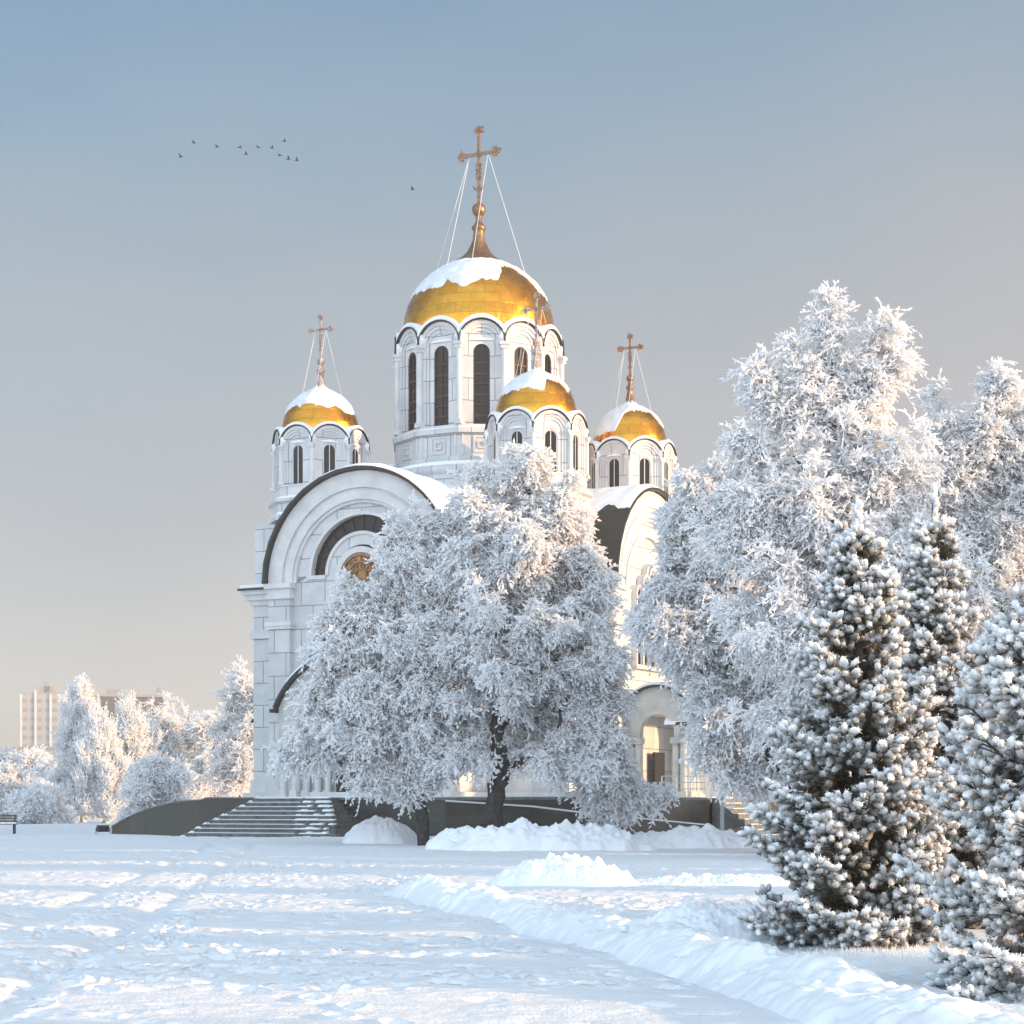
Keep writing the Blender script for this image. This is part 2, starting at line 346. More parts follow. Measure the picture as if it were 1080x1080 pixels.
def half(r, zs, n=NA): return [(-r*cos(pi*i/(n-1)), zs+r*sin(pi*i/(n-1))) for i in range(n)]

# ------------------------------------------------------------------ the church
TH = radians(-27)
CH = thing('church', 'white marble church with five gilded snow-capped domes behind the frosted trees', 'church', (-1.75, 100, 0), TH)
PZ = 2.0
def cross(parent, cx, cy, z0, zarm, ztop, arm, zb, rb, zc, dome_pts, m, k=1.0):
    mb = MB(); w = .07*k
    mb.lathe([(.07*k, z0), (.06*k, zb-rb)], cx, cy, 10)
    mb.lathe([(rb*sin(pi*i/10), zb-rb*cos(pi*i/10)) for i in range(11)], cx, cy, 14, cap=False)
    sp = MB(); rnd = random.Random(int(zb*10))
    mb2 = MB(); mb2.box(cx-w, cx+w, cy-w, cy+w, zb+rb, ztop-.12*k); mb2.box(cx-arm, cx-w, cy-w*.9, cy+w*.9, zarm-w*1.1, zarm+w*1.1); mb2.box(cx+w, cx+arm, cy-w*.9, cy+w*.9, zarm-w*1.1, zarm+w*1.1)
    mb2.cyl((cx, cy-.07*k, zarm), (cx, cy+.07*k, zarm), .17*k, n=14)
    for (x, z, dx, dz) in ((cx-arm, zarm, -1, 0), (cx+arm, zarm, 1, 0), (cx, ztop-.2*k, 0, 1)):
        for ax, az in ((dx, dz), (dz, dx), (-dz, -dx)):
            mb2.cyl((x+ax*.13*k, cy-.05*k, z+az*.13*k), (x+ax*.13*k, cy+.05*k, z+az*.13*k), .12*k, n=8)
        for i in range(26):
            a = rnd.uniform(0, 2*pi); l = rnd.uniform(.26, .42)*k
            mb2.cyl((x+.1*cos(a)*k, cy, z+.1*sin(a)*k), (x+l*cos(a), cy+rnd.uniform(-.1, .1)*k, z+l*sin(a)), .035*k, .008, 3, False)
    for i in range(10):            # crescent at the foot
        a0 = pi+.25+(pi-.5)*i/10; a1 = pi+.25+(pi-.5)*(i+1)/10; r = .36*k*arm/1.05
        t = .05*k*(.4+sin(pi*(i+.5)/10))
        mb2.cyl((cx+r*cos(a0), cy, zc+r*sin(a0)+r), (cx+r*cos(a1), cy, zc+r*sin(a1)+r), t, n=5)
    for s in (-1, 1):              # scrolls on the shaft
        for j in range(4):
            z = zc+.55*k+j*.22*k; pts = [(cx+s*(.02+.16*k*sin(pi*i/5)), cy, z+.2*k*i/5) for i in range(6)]
            for a, b in zip(pts[:-1], pts[1:]): mb2.cyl(a, b, .03*k, n=4)
    for i in range(70):
        z = rnd.uniform(zc, zarm); a = rnd.uniform(0, 2*pi)
        mb2.cyl((cx, cy, z), (cx+.13*k*cos(a), cy+.13*k*sin(a), z+.03), .02*k, .003, 3, False)
    o1 = mb.build('orb', m, parent); o = mb2.build('cross', m, parent)
    wr = MB()
    for (px, py, pz), s in dome_pts:
        wr.cyl((cx+s*arm*.55, cy, zarm-.04), (px, py, pz), .015 if k > .8 else .011, n=4)
    wr.build('guy_wires', 'wire', parent)
def dome(parent, cx, cy, prof, m, cut, seed, n=64, cone=None):
    mb = MB(); mb.lathe(prof, cx, cy, n); mb.build('dome', m, parent)
    # snow lying on the dome: thickness .05, ragged lower edge given by cut(azimuth) = height
    nz = 44; zs = [p[1] for p in prof][::-1]; rs = [p[0] for p in prof][::-1]; ztop, zbot = max(zs), min(zs)
    V = []; nn = 180
    arc = np.concatenate([[0], np.cumsum(np.hypot(np.diff(rs), np.diff(zs)))])
    # prof is bottom->top, reversed is top->bottom
    for j in range(nn):
        az = 2*pi*j/nn; zc = cut(az)+float(fbm(np.array(az*4.0), np.array(seed*1.3), seed, 4))*.8*cut.k+float(fbm(np.array(az*14.0), np.array(seed*2.3), seed, 3))*.5*cut.k
        ac = float(np.interp(-zc, [-z for z in zs], arc))
        for i in range(nz):
            s = ac*(i/(nz-1)); r = float(np.interp(s, arc, rs)); z = float(np.interp(s, arc, zs))
            t = (.045 if i < nz-2 else -.01)*(.6+.8*float(vn(np.array(az*9), np.array(s*3), seed))) if i < nz-1 else -.03
            t *= cut.k**.3
            V.append((cx+(r+t)*sin(az), cy-(r+t)*cos(az), z+t*.8))
    fs = [(i+j*nz, i+((j+1) % nn)*nz, i+1+((j+1) % nn)*nz, i+1+j*nz) for j in range(nn) for i in range(nz-1)]
    mb = MB(); mb.add(V, [f[::-1] for f in fs], True); mb.build('snow_cap', 'capsnow', parent)
def mkcut(pts, k):   # pts: (azimuth deg in the church frame, height)
    xs = [p[0] for p in pts]; zs = [p[1] for p in pts]
    def f(az):
        d = math.degrees(az) % 360
        return float(np.interp(d, xs+[xs[0]+360], zs+[zs[0]]))
    f.k = k; return f
def drum(parent, cx, cy, n, R, z0, zs, zw0, ww, zwin, main=False):
    """polygonal drum: facets with round gables, stepped arches, corner columns and windows; z0 foot, zs spring of the gables, zw0 window sill, ww window half width, zwin window arch spring"""
    hw = R*sin(pi/n); ap = R*cos(pi/n); wall = MB(); col = MB(); rf = MB(); sn = MB(); tr = MB(); k = 1.0 if main else .62
    for i in range(n):
        q = 2*pi*i/n
        def T(a, d, z, q=q): r = ap-d; return (cx+r*sin(q)+a*cos(q), cy-r*cos(q)+a*sin(q), z)
        wall.T = T; rf.T = T; sn.T = T; col.T = T; tr.T = T
        h = [hw, hw*.86, hw*.72, hw*.58, ww]; ds = [0, .06*k, .12*k, .18*k]
        # solid wall from gable to window through stepped rings
        steps = [(h[0], h[1], 0), (h[1], h[2], .07*k), (h[2], h[3], .14*k), (h[3], h[4], .21*k)]
        for (o, i_, d) in steps:
            A = arch(o, zw0, zs) if o == h[0] else arch(o, zw0, zs-(h[0]-o)*.12)
            B = arch(i_, zw0, zs-(h[0]-i_)*.12) if i_ != ww else arch(ww, zw0, zwin)
            band(wall if o < h[0] else tr, A, B, d, .5*k, smooth=False)
        wall.box(-hw, hw, 0, .5*k, z0, zw0)
        tr.box(-hw-.02, hw+.02, -.08*k, .3*k, zw0-.14*k, zw0+.0)
        rin, rout = hw+.03, hw+.03+.05*k
        band(rf, half(rout, zs), half(rin, zs), -.16*k, 1.0*k, smooth=True)
        # snow heaped behind and on the gable
        o_ = [(p[0]*.98, p[1]+.02) for p in half(rout+.20*k, zs)]; o_[0] = (o_[0][0]*.9, zs+.1*k); o_[-1] = (o_[-1][0]*.9, zs+.1*k)
        band(sn, o_, half(rout+.004, zs), -.06*k, 1.05*k, smooth=True)
        # spandrel fill so that no sky shows between neighbouring gables
        wall.box(-hw, hw, .22*k, .5*k, zwin+ww+.05, zs+hw*.3) if False else None
        # engaged corner column with capital and base
        c0 = (hw, .02, 0)
        rc = .15*k
        col = MB(T); col.cyl((hw, .0, zw0), (hw, .0, zs-.32*k), rc, n=10)
        col.box(hw-.24*k, hw+.24*k, -.24*k, .2*k, zs-.14*k, zs+.02*k); col.box(hw-.19*k, hw+.19*k, -.19*k, .2*k, zs-.32*k, zs-.14*k)
        col.box(hw-.2*k, hw+.2*k, -.2*k, .2*k, zw0, zw0+.25*k)
        col.build('corner_column', 'marble_plain', parent)
        # window
        g = MB(T); plate(g, arch(ww+.02, zw0, zwin), .34*k); g.build('window', 'glass', parent); wo = parent
        f = MB(T); A = arch(ww, zw0, zwin); B = arch(ww*.84, zw0, zwin); band(f, A, B, .26*k, .33*k)
        if main:
            f.box(-.03, .03, .27, .33, zw0, zwin+ww*.8)
            nb = 7
            for j in range(1, nb): z = zw0+(zwin-zw0)*j/nb; f.box(-ww*.84, ww*.84, .265, .328, z-.035-(.05 if j % 2 else 0), z+.035)
        else: f.box(-.02, .02, .165, .2, zw0, zwin+ww*.8)
        f.build('window_frame', 'bronze', wo) if main else f.build('window_frame', 'marble_plain', wo)
    wall.T = rf.T = sn.T = tr.T = None
    # core behind the facets, closed towards the dome
    wall.lathe([(ap-.52*k, z0), (ap-.52*k, zs+hw*.35)], cx, cy, n*2, cap=True)
    wo = wall.build('drum_wall', 'marble', parent); tr.build('gable_arches', 'marble_plain', parent); 
    rf.build('gable_roof_edge', 'roof', parent)
    sn.lathe([(ap-.1*k, zs+.12*hw), (ap-.35*k, zs+.42*hw), (ap-.9*k, zs+.62*hw)], cx, cy, n*4, cap=False)
    sn.build('gable_snow', 'snow', parent)
def scaled(o): return o
# --- main drum
MD = bpy.data.objects.new('central_drum', None); C.objects.link(MD); MD.parent = CH; MD.location = (0, 0, -.28)
def part_empty(name): o = bpy.data.objects.new(name, None); C.objects.link(o); o.parent = CH; o.empty_display_size = .2; return o
drum(MD, 0, 0, 12, 4.42, 20.9, 25.3, 21.15, .42, 24.85, True)
mb = MB()
r12 = pi/12
mb.lathe([(4.62, 20.7), (4.62, 20.95), (4.45, 21.05), (4.3, 21.1)], 0, 0, 12, r12, False)
mb.lathe([(4.48, 19.5), (4.48, 20.7)], 0, 0, 12, r12, False)
mb.lathe([(4.7, 19.25), (4.7, 19.5), (4.48, 19.55)], 0, 0, 12, r12, False)
mb.build('drum_base', 'marble', MD)
mb = MB()
for i in range(12):
    q = 2*pi*i/12; ap = 4.48*cos(r12)
    mb.T = lambda a, d, z, q=q: ((ap-d)*sin(q)+a*cos(q), -(ap-d)*cos(q)+a*sin(q), z)
    for x in (-1.0, .92): mb.box(x, x+.08, -.05, .0, 19.6, 20.65)
    for (a, b, c, d, t) in ((-.42, .42, 19.7, 20.55, .05), (-.2, .2, 19.93, 20.32, .09)):
        band(mb, [(a, c), (b, c), (b, d), (a, d)][::-1], [(a+.08, c+.08), (b-.08, c+.08), (b-.08, d-.08), (a+.08, d-.08)][::-1], -t, .0, closed=True)
mb.T = None; mb.build('panel_mouldings', 'marble_plain', MD)
mb = MB(); mb.lathe([(5.0, 17.2), (5.0, 18.5), (4.95, 18.6), (5.08, 18.65), (5.08, 18.95), (4.7, 19.2)], 0, 0, 48, 0, True); mb.build('base_ring', 'marble', MD)
mb = MB(); mb.lathe([(5.0, 18.96), (4.72, 19.27)], 0, 0, 48, cap=False); mb.lathe([(4.6, 20.97), (4.4, 21.12)], 0, 0, 12, r12, False, cap=False); mb.build('ledge_snow', 'snow', MD)
prof = [(3.9, 25.9), (3.97, 26.4), (3.99, 26.9), (3.93, 27.5), (3.78, 28.05), (3.5, 28.65), (3.15, 29.15), (2.7, 29.6), (2.2, 29.97), (1.7, 30.25), (1.2, 30.45), (.7, 30.55)]
# azimuth 0 = towards local -y (left front); the camera sits at azimuth +27
cut = mkcut([(0, 28.55), (20, 28.4), (30, 28.7), (42, 28.45), (53, 29.6), (62, 29.8), (80, 29.35), (92, 28.6), (110, 28.3), (150, 28.8), (200, 29), (260, 28.2), (300, 28.2), (330, 28.5)], 1.0)
dome(MD, 0, 0, prof, 'gold', cut, 5)
mb = MB(); mb.lathe([(1.6, 30.36), (1.15, 30.6), (.88, 30.8), (.64, 31.05), (.46, 31.4), (.33, 31.7), (.28, 32.1), (.3, 32.2), (.37, 32.28), (.37, 32.42), (.26, 32.5), (.17, 32.7), (.15, 33.0)], 0, 0, 24)
mb.build('finial_cone', 'oldgold', MD)
cross(MD, 0, 0, 32.8, 36.25, 37.7, 1.0, 33.3, .37, 34.35, [((-2.6, -.3, 29.65), -1), ((2.5, .5, 29.7), 1), ((-.5, -2.6, 29.65), -1), ((.9, -2.5, 29.7), 1)], 'oldgold', 1.0)
# --- four corner towers
TW = {}
def tower(name, cx, cy, dz, cutp, seed, cm, label):
    t = part_empty(name); t['label'] = label; s = dz
    drum(t, cx, cy, 8, 2.45, 16.9+s, 19.7+s, 17.7+s, .34, 19.4+s)
    mb = MB(); e = pi/8
    mb.lathe([(2.78, 15.9+s), (2.78, 16.15+s), (2.6, 16.3+s), (2.6, 16.75+s), (2.75, 16.8+s), (2.75, 17.0+s), (2.46, 17.1+s)], cx, cy, 8, e, False)
    mb.build('tower_base', 'marble', t)
    mb = MB(); mb.lathe([(2.72, 17.01+s), (2.45, 17.16+s)], cx, cy, 8, e, False, cap=False); mb.lathe([(2.76, 16.16+s), (2.6, 16.33+s)], cx, cy, 8, e, False, cap=False); mb.build('ledge_snow', 'snow', t)
    pr = [(1.9, 20.0), (1.97, 20.35), (2.0, 20.7), (1.95, 21.1), (1.85, 21.5), (1.68, 21.9), (1.42, 22.25), (1.1, 22.52), (.76, 22.72), (.46, 22.86), (.28, 22.98), (.2, 23.1)]
    pr = [(r, z+s) for r, z in pr]
    dome(t, cx, cy, pr, 'gold', mkcut([(a, z+s) for a, z in cutp], .5), seed, 48)
    mb = MB(); mb.lathe([(.36, 22.93+s), (.24, 23.15+s), (.17, 23.5+s), (.15, 23.75+s), (.21, 23.8+s), (.21, 23.9+s), (.12, 23.96+s), (.09, 24.2+s)], cx, cy, 16); mb.build('finial_cone', cm, t)
    cross(t, cx, cy, 24.0+s, 26.0+s, 26.75+s, .58, 24.35+s, .2, 24.9+s, [((cx-1.25, cy-.1, 22.2+s), -1), ((cx+1.25, cy+.2, 22.2+s), 1), ((cx-.3, cy-1.3, 22.2+s), -1), ((cx+.4, cy-1.2, 22.25+s), 1)], cm, .62)
TX, TY = 6.2, 5.7
tower('corner_tower', -TX, -TY, .15, [(0, 21.75), (30, 21.7), (60, 21.75), (85, 21.3), (120, 21.6), (250, 21.4), (300, 21.5)], 3, 'frostmetal', 'left corner tower with a broad snow cap on its dome')
tower('corner_tower', TX, -TY, -.25, [(0, 21.75), (25, 21.6), (38, 21.55), (45, 22.25), (75, 22.2), (88, 21.8), (96, 22.1), (150, 22.0), (250, 21.6)], 4, 'frostmetal', 'nearest corner tower, half covered by the central drum and tree')
tower('corner_tower', TX, TY, .3, [(0, 21.2), (10, 22.1), (25, 22.35), (60, 22.25), (78, 22.3), (90, 21.7), (120, 21.5), (180, 22.0), (300, 21.0)], 6, 'oldgold', 'sunlit corner tower on the right, over the round-gabled side arm')
tower('corner_tower', -TX, TY, .1, [(0, 21.7), (90, 22.0), (200, 21.5)], 7, 'frostmetal', 'far corner tower hidden behind the central drum')
# --- body
ZA, RA = 12.3, 5.05
AW, AS = 12.1, 10.0
body = MB()
for (x0, x1, y0, y1) in ((-8.7, -5.1, -8.1, 8.1), (5.1, 8.7, -8.1, 8.1)): body.box(x0, x1, y0, y1, 1.2, 12.0)
body.box(-5.1, 5.1, -8.0, 8.0, 1.2, 12.0)
for (cx, cy) in ((-TX, -TY), (TX, -TY), (TX, TY), (-TX, TY)): body.box(cx-2.45, cx+2.45, cy-2.35, cy+2.35, 12.0, 15.9)
body.lathe([(4.95, 12), (4.95, 17.3)], 0, 0, 32)
# side walls of the long arms
body.box(-RA, RA, -AW+.6, -8.0, 1.2, ZA); body.box(-RA, RA, 8.0, AS-.6, 1.2, ZA); body.box(-AS+.6, -8.7, -RA, RA, 1.2, ZA); body.box(8.7, AS-.6, -RA, RA, 1.2, ZA)
body.build('body_wall', 'marble', CH)
cn = MB(); rfm = MB(); snm = MB()
def cornice(x0, x1, y0, y1, z, e=.5):
    cn = MB(); rfm = MB()
    cn.box(x0-e*.3, x1+e*.3, y0-e*.3, y1+e*.3, z-.75, z-.5); cn.box(x0-e*.6, x1+e*.6, y0-e*.6, y1+e*.6, z-.5, z-.22); cn.box(x0-e*.9, x1+e*.9, y0-e*.9, y1+e*.9, z-.22, z)
    rfm.box(x0-e*1.2, x1+e*1.2, y0-e*1.2, y1+e*1.2, z, z+.1)
    snm = MB(); snm.box(x0-e*1.0, x1+e*1.0, y0-e*1.0, y1+e*1.0, z+.1, z+.28); snm.build('cornice_snow', 'snow', CH); cn.build('cornice', 'marble_plain', CH); rfm.build('cornice_roof_edge', 'roof', CH)
for sx in (-1, 1):
    x0, x1 = (-8.7, -5.3) if sx < 0 else (5.3, 8.7)
    for y0, y1 in ((-8.1, -5.3), (5.3, 8.1)): cornice(x0, x1, y0, y1, 12.55, .5)
    cn = MB(); rfm = MB(); cn.box(x0-.15, x1+.15, -8.25, -5.2, 10.1, 10.4); cn.box(x0-.1, x1+.1, -8.2, -5.2, 10.4, 10.55)
    cn.box(x0-.12, x1+.12, -8.22, 8.22, 1.2, 2.9)
    rfm.box((x0-.2) if sx < 0 else (x1+.0), (x0+.0) if sx < 0 else (x1+.2), -8.0, 8.0, 5.85, 6.05)
    cn.build('string_course', 'marble_plain', CH); rfm.build('drip_edge', 'roof', CH)
# --- barrel vaults
def vault(T, depth, name):
    r = MB(T); band(r, half(RA+.22, ZA), half(RA+.09, ZA), -.3, depth, smooth=True); ro = r.build(name, 'roof', CH)
    return ro
TWf = lambda a, d, z: (a, -AW+d, z)
TSf = lambda a, d, z: (AS-d, a, z)
TNf = lambda a, d, z: (-AS+d, -a, z)
TEf = lambda a, d, z: (-a, AS-d, z)
for T, dep, sd in ((TWf, 8.0, 1), (TSf, 6.2, 2), (TNf, 6.2, 3), (TEf, 6.2, 4)):
    ro = vault(T, dep, 'vault_roof')
    na, nd = 60, 40; vs = []; lo_l = 62 if sd != 2 else 46; lo_r = 66
    for j in range(nd+1):
        d = -.26+(dep+.2)*j/nd
        el = lo_l+9*float(fbm(np.array(d*1.3), np.array(sd*3.), sd, 4)); er = lo_r+9*float(fbm(np.array(d*1.3), np.array(sd*5.), sd+9, 4))
        if sd == 2: el = 47+26*float(fbm(np.array(d*1.1), np.array(3.), 8, 4))
        for i in range(na+1):
            a = radians(-el+(el+er)*i/na); rim = i in (0, na) or j == 0
            t = -.01 if rim else .13+.07*float(vn(np.array(i*.35), np.array(j*.4), sd))
            if i in (1, na-1) or j == 1: t *= .7
            r = RA+.225+t; vs.append(((r)*sin(a), d, ZA+r*cos(a)))
    mb = MB(T); mb.add(vs, [(j*(na+1)+i, j*(na+1)+i+1, (j+1)*(na+1)+i+1, (j+1)*(na+1)+i) for j in range(nd) for i in range(na)], True)
    mb.build('vault_snow', 'snow', ro)
# --- facades
def facade(T, kind):
    tr = MB(T); wl = MB(T)
    A0 = half(RA+.04, ZA, 33); A1 = half(4.3, ZA, 33); A2 = half(4.12, ZA, 33); A3 = half(3.75, ZA, 33); A4 = half(3.6, ZA, 33)
    band(tr, A0, A1, 0, .6); band(tr, A1, A2, .12, .6); band(tr, A2, A3, .05, .6); band(tr, A3, A4, .16, .6)
    for s in (-1, 1):
        x0, x1 = sorted((s*3.85, s*RA)); wl.box(x0, x1, 0, .6, 2.9, 11.55)
        tr.box(x0-.1, x1+.1, -.12, .6, 11.55, 11.75); tr.box(x0-.05, x1+.05, -.06, .6, 11.75, 12.05); tr.box(x0-.16, x1+.16, -.2, .6, 12.05, ZA)
        tr.box(x0-.08, x1+.08, -.1, .6, 10.1, 10.25); tr.box(x0-.14, x1+.14, -.16, .6, 10.25, 10.45)
        tr.box(x0-.12, x1+.12, -.14, .6, 2.0, 2.9)
    if kind == 'W':
        zc = 12.6; wl.box(-3.85, 3.85, .3, .6, 2.0, zc); band(tr, half(2.9, zc, 33), half(2.75, zc, 33), .2, .6)
        band(wl, A4, half(2.9, zc, 33), .3, .6); band(wl, half(1.9, zc, 33), half(1.35, zc, 33), .3, .6)
        tr.box(-3.0, -1.95, .18, .6, zc-.18, zc-.001); tr.box(1.95, 3.0, .18, .6, zc-.18, zc-.001)
        band(tr, half(1.98, zc, 33), half(1.82, zc, 33), .22, .6)
        band(tr, circ(1.4, zc-.15), circ(1.12, zc-.15), .15, .45, closed=True)
        g = MB(T); plate(g, half(2.78, zc, 33), .56); wo = g.build('lunette_window', 'glass', CH)
        f = MB(T)
        for k in range(13):
            a = pi*(k+.5)/13; f.cyl((-1.95*cos(a), .5, zc+1.95*sin(a)), (-2.75*cos(a), .5, zc+2.75*sin(a)), .03, n=4)
        f.build('glazing_bars', 'bronze', wo)
        r = MB(T); zr = zc-.15; plate(r, circ(1.1, zr), .28)
        ro = r.build('rose_window', 'rose', CH); f = MB(T)
        for ra, rb in ((1.12, .98), (.72, .64), (.36, .3)): band(f, circ(ra, zr), circ(rb, zr), .2, .27, closed=True)
        for k in range(16):
            a = 2*pi*k/16; f.cyl((.34*cos(a), .24, zr+.34*sin(a)), (1.0*cos(a), .24, zr+1.0*sin(a)), .025, n=4)
        f.build('tracery', 'oldgold', ro)
    else:
        wl.box(-3.85, 3.85, .3, .6, 2.0, ZA-.002); band(wl, A4, half(3.0, ZA, 33), .3, .6); band(tr, half(3.0, ZA, 33), half(2.8, ZA, 33), .22, .6)
        wl.box(-2.9, 2.9, .36, .6, ZA, ZA+1.2) if False else None
        plate(wl, half(2.85, ZA, 33), .42)
        for x, w, zt in ((-1.7, .32, 12.1), (-.85, .32, 12.7), (0, .36, 13.1), (.85, .32, 12.7), (1.7, .32, 12.1)):
            Tw = lambda a, d, z, x=x: T(a+x, d, z)
            g = MB(Tw); plate(g, arch(w, 8.6, zt), .17); wo = g.build('window', 'glass', CH); f = MB(Tw)
            band(f, arch(w+.14, 8.6, zt), arch(w, 8.6, zt), .02, .4); band(f, arch(w+.05, 8.6, zt), arch(w-.05, 8.6, zt), .1, .4)
            f.box(-w-.14, w+.14, .0, .4, 8.4, 8.6); f.build('window_frame', 'marble_plain', wo)
            band(tr, arch(w+.34, zt-.3, zt), arch(w+.2, zt-.3, zt), .1, .4)
    tr.build('gable_mouldings', 'marble_plain', CH); wl.build('gable_wall', 'marble', CH)
facade(TWf, 'W'); facade(TSf, 'S'); facade(TNf, 'N'); facade(TEf, 'E')
# --- west portal
def portal(T, kind):
    p = part_empty('portal')
    mb = MB(T); out = arch(3.8, PZ, 0, 4.2, 25, seg=4.45); inn = arch(2.85, PZ, 5.05, n=25)
    band(mb, out, inn, 0, .35); band(mb, arch(2.85, PZ, 5.05, n=25), arch(2.7, PZ, 5.05, n=25), .08, .35)
    mb.box(-3.8, -2.85, .35, 1.2, PZ, 6.2); mb.box(2.85, 3.8, .35, 1.2, PZ, 6.2)
    mb.build('portal_arch', 'stone', p)
    rf = MB(T); top = arch(3.95, 6.15, 0, 4.36, 25, seg=4.45)[1:-1]; bot = arch(3.86, 6.15, 0, 4.21, 25, seg=4.45)[1:-1]
    band(rf, top, bot, -.3, 1.2, smooth=True)
    for s in (-1, 1): rf.box(min(s*3.84, s*4.12), max(s*3.84, s*4.12), -.3, 1.2, 6.02, 6.2)
    rf.build('portal_roof_edge', 'roof', p)
    sn = MB(T); band(sn, [(a, b+.16) for a, b in top[3:-3]], [(a, b+.004) for a, b in top[3:-3]], -.2, 1.25, smooth=True); sn.build('portal_snow', 'snow', p)
    ty = MB(T); ty.box(-2.8, 2.8, 1.0, 1.15, PZ, 5.05); plate(ty, half(2.8, 5.05, 25), 1.05); ty.build('tympanum', 'stone', p)
    for s in (-1, 1):
        jb = MB(T); cl = MB(T)
        for k, (x, d) in enumerate(((3.45, -.12), (2.95, .1), (2.45, .35), (1.95, .55), (1.5, .75))):
            cl.cyl((s*x, d, PZ+.35), (s*x, d, 4.35), .17, .15, n=12); b = .22
            cl.box(s*x-b, s*x+b, d-b, d+b, PZ, PZ+.2); cl.box(s*x-.19, s*x+.19, d-.19, d+.19, PZ+.2, PZ+.35)
            cl.box(s*x-b, s*x+b, d-b, d+b, 4.35, 4.6); cl.build('column', 'marble_plain', p); cl = MB(T)
        x0, x1 = sorted((s*1.3, s*3.8)); cl = jb; cl.box(x0, x1, .2, 1.0, 4.6, 5.02)
        for xa, xb, da in ((3.05, 3.75, .12), (2.55, 3.05, .34), (2.05, 2.55, .6), (1.6, 2.05, .82)):
            x0, x1 = sorted((s*xa, s*xb)); cl.box(x0, x1, da, 1.0, PZ, 4.58)
        jb.build('stepped_jamb', 'marble_plain', p)
    dr = MB(T); dr.box(-1.15, 1.15, .9, .98, PZ, 4.55); dr.build('door', 'black', p); do = p
    pn = MB(T)
    for s in (-1, 1):
        for z in (2.2, 3.35):
            x0, x1 = sorted((s*.12, s*1.0)); band(pn, [(x0, z), (x0, z+1), (x1, z+1), (x1, z)], [(x0+.08, z+.08), (x0+.08, z+.92), (x1-.08, z+.92), (x1-.08, z+.08)], .84, .9, closed=True)
    pn.build('door_panels', 'bronze', do)
portal(lambda a, d, z: (a, -AW-1.0+d, z), 'W')
# --- south porch: open box with arched sides
pp = part_empty('side_porch')
def porch():
    x0, x1, y1 = AS, AS+3.2, 3.5
    mb = MB(); cl = MB(); rf = MB(); sn = MB()
    for (T, hw) in ((lambda a, d, z: (x0+1.6+a, -y1+d, z), 1.6), (lambda a, d, z: (x0+1.6-a, y1-d, z), 1.6), (lambda a, d, z: (x1-d, a, z), 3.5)):
        mb.T = cl.T = rf.T = sn.T = T; R = hw*1.18; zc = 6.9-R*.5
        out = arch(hw, 4.9, 0, R, 21, seg=6.6-R+.75); w = hw*.56; inn = arch(w, 4.9, 5.15, n=21)
        band(mb, out, inn, 0, .4)
        top = out[1:-1]; band(rf, [(a*1.03, z+.1) for a, z in top], [(a, z+.004) for a, z in top], -.22, .6, smooth=True)
        band(sn, [(a*1.0, z+.26) for a, z in top], [(a*1.02, z+.106) for a, z in top], -.12, 1.2, smooth=True)
        for s in (-1, 1):
            mb.box(min(s*w, s*hw), max(s*w, s*hw), .1, .4, PZ, 4.9)
            for x in ((hw-.22, hw-.62) if hw < 2 else (hw-.22, hw-.7, hw-1.2)):
                cl = MB(T); cl.cyl((s*x, .05, PZ+.3), (s*x, .05, 4.6), .19, .17, n=12); cl.box(s*x-.22, s*x+.22, -.2, .3, PZ, PZ+.3); cl.box(s*x-.22, s*x+.22, -.2, .3, 4.6, 4.9); cl.build('column', 'stone', pp)
    mb.T = cl.T = rf.T = sn.T = None
    sn.lathe([(2.4, 6.5), (1.8, 6.9), (.9, 7.15), (.1, 7.2)], x0+1.6, 0, 20); mb.box(x0, x1-.4, -3.1, 3.1, 6.1, 6.3)
    mb.build('porch_wall', 'stone', pp); rf.build('porch_roof_edge', 'roof', pp); sn.build('porch_snow', 'snow', pp)
    d = MB(); d.box(AS+.0, AS+.12, -.2, 1.1, PZ, 4.3); d.build('porch_door', 'black', pp)
porch()
# rails on the roof beside the right tower
mb = MB()
for k in range(9):
    a = radians(-65+16*k); b = radians(-65+16*(k+1)); f = lambda q, z: (TX+3.1*sin(q), TY-3.1*cos(q), z)
    mb.cyl(f(a, 16.9), f(a, 17.9), .03, n=4)
    if k < 8: mb.cyl(f(a, 17.9), f(b, 17.9), .035, n=4); mb.cyl(f(a, 17.4), f(b, 17.4), .025, n=4)
mb.build('roof_railing', 'marble_plain', CH)

# ------------------------------------------------------------------ podium, stairs, ramps (church frame)
PD = thing('podium', 'dark granite podium the white church stands on', 'podium', (-1.75, 100, 0), TH)
mb = MB(); mb.box(-3.9, 15, -16, -12.995, -.4, PZ-.14); mb.box(-6, 15, -13, -8.595, -.4, PZ-.14); mb.box(-9.2, 15, -8.6, 11, -.4, PZ-.14); mb.build('podium_wall', 'granite', PD)
mb = MB(); mb.box(-4.0, 15.1, -16.1, -13.1, PZ-.14, PZ-.02); mb.box(-6.1, 15.1, -13.1, -8.7, PZ-.14, PZ-.02); mb.box(-9.3, 15.1, -8.7, 11.1, PZ-.14, PZ-.02); mb.build('coping', 'step', PD)
mb = MB(); mb.box(-3.9, 15.0, -16.0, -13, PZ-.018, PZ+.02); mb.box(-6, 15.0, -13.0, -8.6, PZ-.018, PZ+.02); mb.box(-9.2, 15.0, -8.6, 11, PZ-.018, PZ+.02); mb.build('podium_snow', 'snow', PD)
mb = MB(); mb.box(-9.1, 9.3, -8.5, 9.0, PZ+.021, PZ+.25); mb.box(-5.4, 5.4, -12.9, -8.5, PZ+.021, PZ+.25); mb.build('white_plinth', 'marble_plain', PD)
ST = thing('stairs', 'wide grey stone steps up to the front portal, snowy on the right part', 'stairs', (-1.75, 100, 0), TH)
mb = MB(); sn = MB(); ns = 10; run = .27; rnd = random.Random(3)
